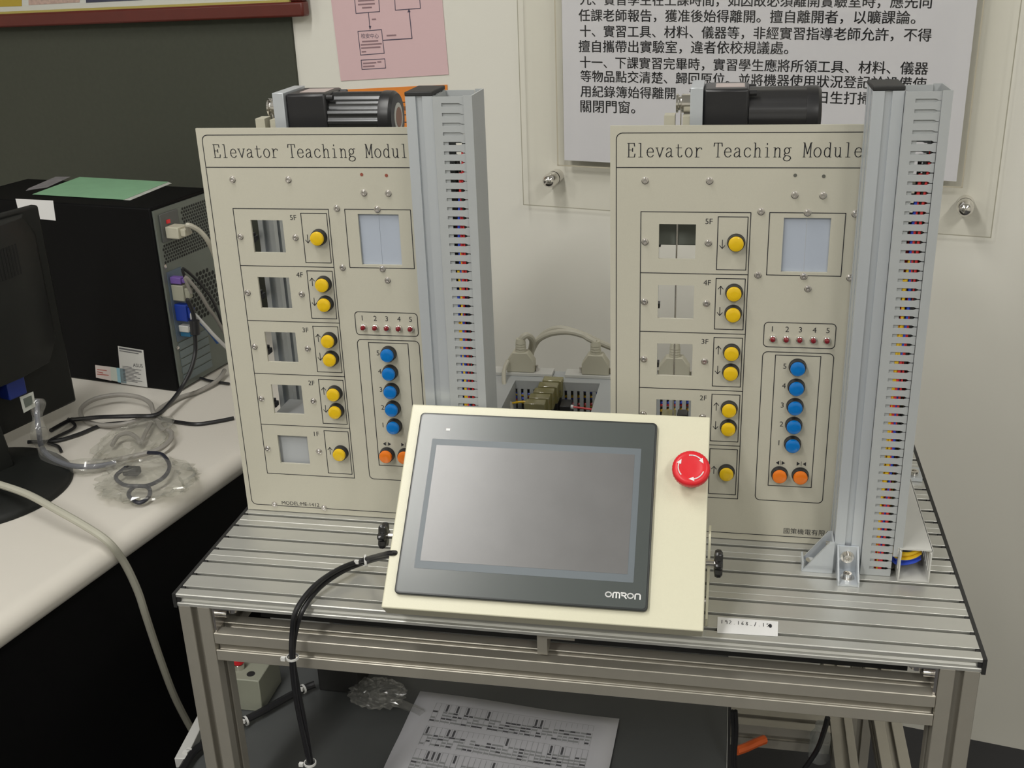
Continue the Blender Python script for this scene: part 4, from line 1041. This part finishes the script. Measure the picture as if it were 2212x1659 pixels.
lead('network_lead', 'white network lead at the computer back', [c4_ + PRE * .028, rear(415, 676, .035), rear(440, 700, .045), rear(460, 722, .05), rear(485, 747, .05), rear(512, 772, .045)], .0032, mat('white cable plastic', (.62, .62, .62), .4), lambda t: plug_box(t, c4_, LGREY, .020, .013, .012))
c5 = pcw_(.0022, .028, .102)
lead('blue_network_lead', 'blue network lead under the white one at the computer back', [c5 + PRE * .026, rear(420, 690, .03), rear(445, 708, .035), rear(470, 740, .035)], .0030, mat('blue cable plastic', (.02, .10, .35), .4), lambda t: plug_box(t, c5, mat('blue network plug', (.03, .14, .26), .4), .020, .013, .010))

# ------------------------------------------------------------------ monitor seen from behind
MY = math.radians(75)          # its screen plane runs 75 degrees off the bench front
mc = Vector((-.459, .278, ZD)); MR = .132
mo = thing('monitor', 'dark monitor on the desk seen from behind at the left edge', 'monitor', mc + Vector((0, 0, .0005)), (0, 0, MY), local=True)
# local: x along the screen (away to the right/back), -y toward the viewer (back of the monitor)
MBK = mat('dark charcoal monitor plastic', (.009, .010, .009), .5, spec=.3)
mb = MB(); mb.lathe([(MR, 0), (MR, .004), (MR * .96, .010), (MR * .6, .018), (MR * .3, .022), (.02, .023)], (0, 0, 0), (0, 0, 1), 56); mb.build('base', MBK, mo, smooth=60)
mb = MB(); mb.hexa([(-.055, -.022, .018), (.055, -.022, .018), (.055, .014, .018), (-.055, .014, .018)], [(-.042, -.012, .16), (.042, -.012, .16), (.042, .012, .16), (-.042, .012, .16)]); mb.build('neck', MBK, mo, bev=.004)
MW, MZ0, MZ1 = .202, .140, .364
mb = MB(); pl_ = [(-MW, .030), (MW, .030), (MW, .016), (MW - .02, -.004), (MW * .55, -.018), (-MW * .55, -.018), (-MW + .02, -.004), (-MW, .016)]
n = len(pl_)
mb.add([(x * .92, y + .004, MZ0) for x, y in pl_] + [(x, y, MZ0 + .03) for x, y in pl_] + [(x, y, MZ1 - .03) for x, y in pl_] + [(x * .97, min(.030, y + .012), MZ1) for x, y in pl_],
       [list(range(n))[::-1], list(range(3 * n, 4 * n))] + [(j * n + i, j * n + (i + 1) % n, (j + 1) * n + (i + 1) % n, (j + 1) * n + i) for j in range(3) for i in range(n)])
shell = mb.build('back_shell', MBK, mo, bev=.008, seg=3)
MB().box(-.230, .230, .0305, .046, .046, .370).build('screen_bezel', MBK, mo, bev=.004)
mb = MB()
for i in range(34):
    x = -.06 + i * .006
    yb = -.018 if x < MW * .55 else -.018 + (x - MW * .55) * .22
    if x < MW - .030: mb.box(x, x + .003, yb - .0006, yb + .003, .290, .335)
mb.build('vent_slots', mat('vent black', (.003, .003, .003), .8), shell)
MB().box(.078, .110, -.010, .012, .112, .142).build('video_plug', mat('dark blue plug', (.006, .02, .16), .5), mo, bev=.002)

# cables and bags on the desk
def z_(px, py, h=.004): return at(px, py, 'z', ZD + h)
tg = thing('grey_cable_loop', 'thick grey cable looped on the desk in front of the computer', 'cable', z_(300, 930, .0))
MB().tube([z_(485, 800, .012), z_(470, 822, .008), z_(430, 845, .006), z_(390, 858, .006), z_(352, 878, .008), z_(333, 893, .0125), z_(325, 872, .016), z_(300, 858, .018), z_(255, 853, .018), z_(205, 862, .016), z_(176, 882, .012), z_(180, 905, .008), z_(215, 918, .006), z_(262, 917, .0115), z_(310, 905, .0125), z_(335, 905, .0130), z_(350, 926, .013), z_(369, 933, .014), z_(368, 950, .014), z_(345, 970, .013), z_(300, 983, .012), z_(240, 995, .010), z_(190, 1001, .008)], .0040, 8).build('cable', CABLEG, tg)
tk = thing('black_power_cord', 'black cord crossing the desk towards the left panel', 'cord', z_(420, 910, 0))
MB().tube([z_(505, 903, .0036), z_(470, 910, .0036), z_(425, 916, .0036), z_(380, 911, .0036), z_(335, 902, .0036), z_(280, 912, .0036), z_(222, 918, .004), z_(170, 938, .004), z_(120, 952, .004), z_(60, 955, .006)], .0032, 8).build('cord', CABLEK, tk)
tk = thing('black_signal_cord', 'black cord leaving the computer foot towards the left panel', 'cord', z_(450, 820, 0))
MB().tube([z_(395, 838, .004), z_(408, 820, .006), z_(425, 815, .006), z_(455, 823, .004), z_(495, 829, .004)], .0026, 8).build('cord', CABLEK, tk)
tk = thing('short_black_cord', 'short bent black cord in front of the monitor neck', 'cord', z_(130, 940, 0))
MB().tube([z_(148, 905, .004), z_(162, 918, .005), z_(155, 928, .004), z_(120, 945, .004), z_(104, 956, .004), z_(125, 964, .004), z_(132, 975, .004)], .0026, 8).build('cord', CABLEK, tk)

def crumple(mb, c, ax, ay, az, seed, n=40, m=20):
    """a crumpled bag: a squashed ball with creases"""
    r = random.Random(seed); lobes = [(Vector((r.uniform(-1, 1), r.uniform(-1, 1), r.uniform(-1, 1))).normalized(), r.uniform(.15, .4), r.uniform(3, 7)) for _ in range(9)]
    vs = []
    for j in range(m + 1):
        th = math.pi * j / m
        for i in range(n):
            ph = 2 * math.pi * i / n; d = Vector((math.sin(th) * math.cos(ph), math.sin(th) * math.sin(ph), math.cos(th)))
            k = 1 + sum(a * (abs(math.sin(f * d.dot(l) * 2)) - .6) for l, a, f in lobes) * .35 + r.uniform(-.006, .006)
            vs.append(c + Vector((ax * 1, 0, 0)) * (d.x * k) + Vector((0, ay, 0)) * (d.y * k) + Vector((0, 0, az * max(d.z, -.98) * k)))
    mb.add(vs, [(j * n + i, j * n + (i + 1) % n, (j + 1) * n + (i + 1) % n, (j + 1) * n + i) for j in range(m) for i in range(n)])
BAG = clear_mat('crinkled clear plastic', (.965, .965, .945), gloss=.10, rough=.14, milk=.10, milkcol=(.88, .87, .82))
bg = thing('cable_bag', 'clear plastic bag holding a coiled dark lead near the desk edge', 'plastic bag', z_(315, 1030, 0))
mb = MB(); crumple(mb, z_(318, 1035, .013), .068, .062, .0120, 4); mb.build('bag', BAG, bg, smooth=25)
MB().tube([z_(320, 978, .018), z_(350, 982, .020), z_(366, 1005, .016), z_(355, 1030, .014), z_(322, 1048, .014), z_(290, 1052, .012), z_(278, 1070, .010), z_(300, 1086, .008), z_(322, 1072, .010), z_(318, 1052, .015), z_(270, 1048, .014), z_(250, 1030, .014), z_(272, 1010, .016)], .0030, 8).build('coiled_lead', mat('dark blue black lead', (.02, .022, .035), .4), bg)
MB().box(*(lambda p: (p.x - .012, p.x + .012, p.y - .008, p.y + .008, ZD + .006, ZD + .018))(z_(285, 1020, .01))).build('lead_plug', BLACKM, bg, bev=.003)
b2 = thing('upper_cable_bag', 'clear plastic bag round the grey cable between the loop and the desk edge', 'plastic bag', z_(290, 950, 0))
mb = MB(); crumple(mb, z_(290, 950, .011), .048, .085, .0105, 9); mb.build('bag', BAG, b2, smooth=25)
MB().tube([z_(242, 962, .010), z_(255, 942, .014), z_(278, 936, .016), z_(296, 946, .014), z_(304, 956, .012), z_(316, 932, .012), z_(326, 915, .010)], .0034, 8).build('cable', CABLEG, b2)
b3 = thing('bagged_monitor_cable', 'cable in a clear plastic sleeve hanging from the monitor onto the desk', 'cable', z_(150, 1000, 0))
pm = lambda px, py, k: (lambda a: a)(onplane(px, py, mc + Matrix.Rotation(MY, 3, 'Z') @ Vector((0, -.004 - k, 0)), Matrix.Rotation(MY, 3, 'Z') @ Vector((0, -1, 0))))
path = [pm(80, 862, 0), pm(80, 890, .005), pm(84, 930, .02), z_(90, 965, .020), z_(110, 988, .016), z_(150, 1005, .014), z_(200, 1008, .012), z_(250, 1000, .010)]
MB().tube(path, lambda f: .0105 + .003 * math.sin(f * 25), 10).build('sleeve', BAG, b3)
MB().tube(path, .0040, 8).build('cable', mat('blue grey cable', (.10, .11, .15), .4), b3)
mb = MB(); q4 = [pm(*p, .004) for p in ((43, 858), (72, 846), (77, 878), (52, 892))]; dn = Matrix.Rotation(MY, 3, 'Z') @ Vector((0, .001, 0))
mb.hexa(q4, [p + dn for p in q4]); mb.build('tag', mat('white cable tag', (.55, .57, .53), .6), b3, smooth=0)
mb = MB(); q4 = [pm(*p, .0045) for p in ((50, 862), (68, 854), (71, 872), (55, 881))]; mb.hexa(q4, [p + dn * .3 for p in q4]); mb.build('tag_print', mat('tag ink', (.13, .15, .13), .6), b3, smooth=0)

# pale cable from the desk down to the floor
wc = thing('pale_cable', 'pale grey cable crossing the desk corner and hanging down its edge', 'cable', z_(180, 1130, 0))
he = lambda px, py, o: onplane(px, py, Vector((ref.x, ref.y, 0)) + en * o, en)
MB().tube([z_(-60, 1030, .040), z_(0, 1047, .036), z_(60, 1068, .034), z_(120, 1100, .032), z_(190, 1140, .022), z_(235, 1172, .008), he(268, 1215, .008), he(297, 1275, .009), he(315, 1330, .006), he(345, 1420, -.006), he(375, 1500, -.02), he(405, 1560, -.03), he(440, 1620, -.03)], .0052, 10).build('cable', mat('pale grey cable plastic', (.43, .42, .35), .5), wc)

# ------------------------------------------------------------------ under the bench
ZS = -.345
SH = mat('dark grey shelf board', (.085, .090, .090), .35, noise=.15, nscale=12)
sb = thing('shelf_board', 'dark grey board lying low under the bench', 'shelf', (.27, .30, ZS - .019))
MB().box(-.100, .6265, .075, .560, ZS - .018, ZS).build('board', SH, sb, bev=.001)
MB().box(.6266, .6275, .075, .560, ZS - .018, ZS).build('edge_banding', LGREY, sb)
for x in (-.08, .30, .600):
    for y in (.10, .53): MB().box(x - .012, x + .012, y - .012, y + .012, -OFF, ZS - .0181).build('board_leg', BLACKM, sb)
pq = [at(*p, 'z', ZS + .0012) for p in ((908, 1496), (1330, 1556), (1338, 1562))]
ps = thing('wiring_table_sheet', 'white sheet printed with a wiring table lying on the low board', 'paper', at(1080, 1600, 'z', ZS))
a = pq[0]; b = at(1338, 1557, 'z', ZS + .0012); ex_ = (b - a); down = Vector((ex_.y, -ex_.x, 0)).normalized() * -1
down = at(830, 1660, 'z', ZS + .0012) - a; down = down.normalized() * .205
mb = MB(); N = 12; vs = []
for j in range(N + 1):
    for i in range(N + 1):
        u, v = i / N, j / N
        p = a + ex_ * u + down * v; p.z += .0008 + .0022 * math.sin(3.3 * u + 1) ** 2 * (1 - v * .5) + .0012 * math.sin(7 * v + 4 * u) ** 2
        vs.append(p)
mb.add(vs, [(j * (N + 1) + i, j * (N + 1) + i + 1, (j + 1) * (N + 1) + i + 1, (j + 1) * (N + 1) + i) for j in range(N) for i in range(N)])
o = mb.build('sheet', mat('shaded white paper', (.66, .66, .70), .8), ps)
sm = o.modifiers.new('solid', 'SOLIDIFY'); sm.thickness = .0003
mb = MB()
def pf(u, v):
    p = a + ex_ * u + down * v; p.z += .0014 + .0022 * math.sin(3.3 * u + 1) ** 2 * (1 - v * .5) + .0012 * math.sin(7 * v + 4 * u) ** 2; return p
for r in range(4):
    v0 = .11 + r * .24
    for i in range(31): mb.stroke([(.11 + i * .026, v0), (.11 + i * .026, v0 + .20)], .0016, pf)
    mb.stroke([(.11, v0), (.89, v0)], .002, pf)
    for vv in (.09, .12, .15, .18):
        for i in range(30):
            if random.random() < .85: mb.stroke([(.114 + i * .026, v0 + vv), (.114 + i * .026 + random.uniform(.010, .020), v0 + vv)], .016, pf, mi=random.choice([0, 0, 1]))
    for i in random.sample(range(30), 6): mb.stroke([(.122 + i * .026, v0 + .01), (.122 + i * .026, v0 + .075)], .010, pf, mi=1)
mb.build('table_print', [mat('faint print', (.36, .37, .38), .8), mat('dark print', (.10, .10, .11), .8)], ps, smooth=0)

# grey control button box on the board, black cable, boxes behind
gb = at(568, 1539, 'z', ZS); gt = at(562, 1472, 'y', gb.y)
hgt = gt.z - ZS
bb = thing('switch_box', 'grey metal box with a red button on the low board behind the left leg', 'switch box', gb + Vector((-.035, .04, .0004)))
gx0, gx1, gy0, gy1 = gb.x - .078, gb.x, gb.y, gb.y + .072
MB().box(gx0, gx1, gy0, gy1, ZS + .0004, gt.z).build('box_body', mat('grey green box paint', (.33, .34, .27), .5), bb, bev=.0015)
cc = at(542, 1456, 'z', gt.z); MB().lathe([(.006, 0), (.006, .0006)], (min(cc.x, gx1 - .01), min(cc.y, gy1 - .01), gt.z), (0, 0, 1), 18).build('plug_hole', BLACKM, bb)
for q_, m, r in ((at(517, 1443, 'z', gt.z), RED, .009), ):
    x_, y_ = max(gx0 + .012, min(q_.x, gx1 - .02)), min(gy1 - .012, q_.y)
    k_ = MB().lathe([(.008, 0), (.008, .008), (.006, .010)], (x_, y_, gt.z), (0, 0, 1), 18).build('button_collar', CHROME, bb)
    MB().lathe([(.006, .010), (.0095, .011), (.0095, .017), (.004, .019)], (x_, y_, gt.z), (0, 0, 1), 18).build('red_button', RED, k_)
t = thing('black_box', 'black box at the back of the low board', 'box', at(720, 1485, 'z', ZS + .0004))
q = at(690, 1492, 'z', ZS); MB().box(q.x, q.x + .062, q.y, q.y + .05, ZS + .0004, ZS + .075).build('box_body', BLACKM, t, bev=.002)
t = thing('grey_plate', 'light grey upright plate at the back of the low board', 'plate', at(650, 1470, 'z', ZS + .0004))
q = at(628, 1490, 'z', ZS); MB().box(q.x - .045, q.x + .050, q.y + .055, q.y + .070, ZS + .0004, ZS + .150).build('plate', mat('grey plate paint', (.30, .30, .29), .5), t, bev=.001)
t = thing('floor_cable', 'thick black cable with white ties running across the low board', 'cable', at(600, 1530, 'z', ZS))
cs = [at(680, 1478, 'z', ZS + .012), at(655, 1488, 'z', ZS + .010), at(610, 1512, 'z', ZS + .010), at(560, 1540, 'z', ZS + .010), at(520, 1560, 'z', ZS + .010), at(470, 1590, 'z', ZS + .012), at(420, 1622, 'z', ZS + .012), at(395, 1660, 'z', ZS + .012), at(370, 1700, 'z', ZS + .012)]
MB().tube(cs, .0055, 10).build('cable', CABLEK, t)
for c, d in ((cs[4] + Vector((.006, .004, 0)), (cs[4] - cs[3])), (cs[1], cs[1] - cs[2]), (at(408, 1625, 'z', ZS + .012), cs[6] - cs[7])):
    mb = MB(); mb.lathe([(.0060, -.0015), (.0072, -.0015), (.0072, .0015), (.0060, .0015), (.0060, -.0015)], c, d, 18, cap=False); mb.box(c.x - .004, c.x + .003, c.y - .009, c.y - .005, c.z + .002, c.z + .007); mb.build('cable_tie', ZIP, t)
t = thing('white_strip', 'white metal strip running back along the left end of the low board', 'strip', at(405, 1590, 'z', ZS + .001))
a_ = at(380, 1659, 'z', ZS + .001); b_ = at(432, 1560, 'z', ZS + .001); a2 = at(405, 1659, 'z', ZS + .001); b2_ = at(445, 1575, 'z', ZS + .001)
mb = MB(); mb.hexa([a_, a2, b2_, b_], [p + Vector((0, 0, .016)) for p in (a_, a2, b2_, b_)]); mb.build('strip', mat('white strip paint', (.62, .62, .60), .4), t, bev=.001)
pb_ = thing('small_plastic_bag', 'empty clear plastic bag at the back of the low board', 'plastic bag', at(820, 1500, 'z', ZS))
mb = MB(); crumple(mb, at(815, 1497, 'z', ZS + .012), .040, .030, .0110, 21); mb.build('bag', clear_mat('clear bag plastic', (.9, .9, .9), .12, .15, .10), pb_, smooth=0)
mb = MB(); mb.tube([at(800, 1502, 'z', ZS + .008), at(850, 1515, 'z', ZS + .008), at(890, 1530, 'z', ZS + .006), at(912, 1541, 'z', ZS + .006)], .006, 8); mb.build('bag_neck', MATS['clear bag plastic'], pb_)

# right side under the bench
t = thing('hanging_black_cord', 'two black cords hanging under the bench right of the low board', 'cord', at(1586, 1600, 'y', .20))
for dx in (0, 7): MB().tube([at(1582 + dx, 1535, 'y', .20), at(1584 + dx, 1580, 'y', .20), at(1583 + dx * .6, 1640, 'y', .20), at(1586 + dx, 1700, 'y', .20)], .0026, 8).build('cord', CABLEK, t)
t = thing('orange_lead', 'orange lead behind the hanging black cords', 'lead', at(1620, 1612, 'y', .25))
MB().tube([at(1590, 1622, 'y', .24), at(1610, 1615, 'y', .25), at(1632, 1605, 'y', .26), at(1652, 1597, 'y', .27)], .0062, 8).build('lead', mat('orange plastic', (.70, .12, .02), .5), t)
t = thing('curved_black_cord', 'curved black cord under the right of the bench', 'cord', at(1770, 1600, 'y', .24))
MB().tube([at(1788, 1550, 'y', .24), at(1780, 1580, 'y', .24), at(1765, 1620, 'y', .24), at(1735, 1665, 'y', .24), at(1715, 1700, 'y', .24)], .0036, 8).build('cord', CABLEK, t)
t = thing('clear_bottle', 'small clear plastic piece hanging beside the curved black cord', 'plastic piece', at(1768, 1625, 'y', .29))
q = at(1768, 1640, 'y', .285); MB().lathe([(.012, 0), (.014, .004), (.014, .040), (.008, .050), (.008, .060)], q, (0, 0, 1), 18).build('body', clear_mat('clear bottle plastic', (.85, .88, .9), .15, .1, .15), t)

t = thing('floor_wire', 'thin grey wire curving over the floor at the lower left', 'wire', at(330, 1600, 'z', -OFF))
MB().tube([at(245, 1680, 'z', -OFF + .004), at(268, 1625, 'z', -OFF + .004), at(310, 1580, 'z', -OFF + .004), at(345, 1563, 'z', -OFF + .004), at(390, 1553, 'z', -OFF + .004), at(430, 1550, 'z', -OFF + .004)], .0034, 8).build('wire', CABLEG, t)

bpy.context.view_layer.update()
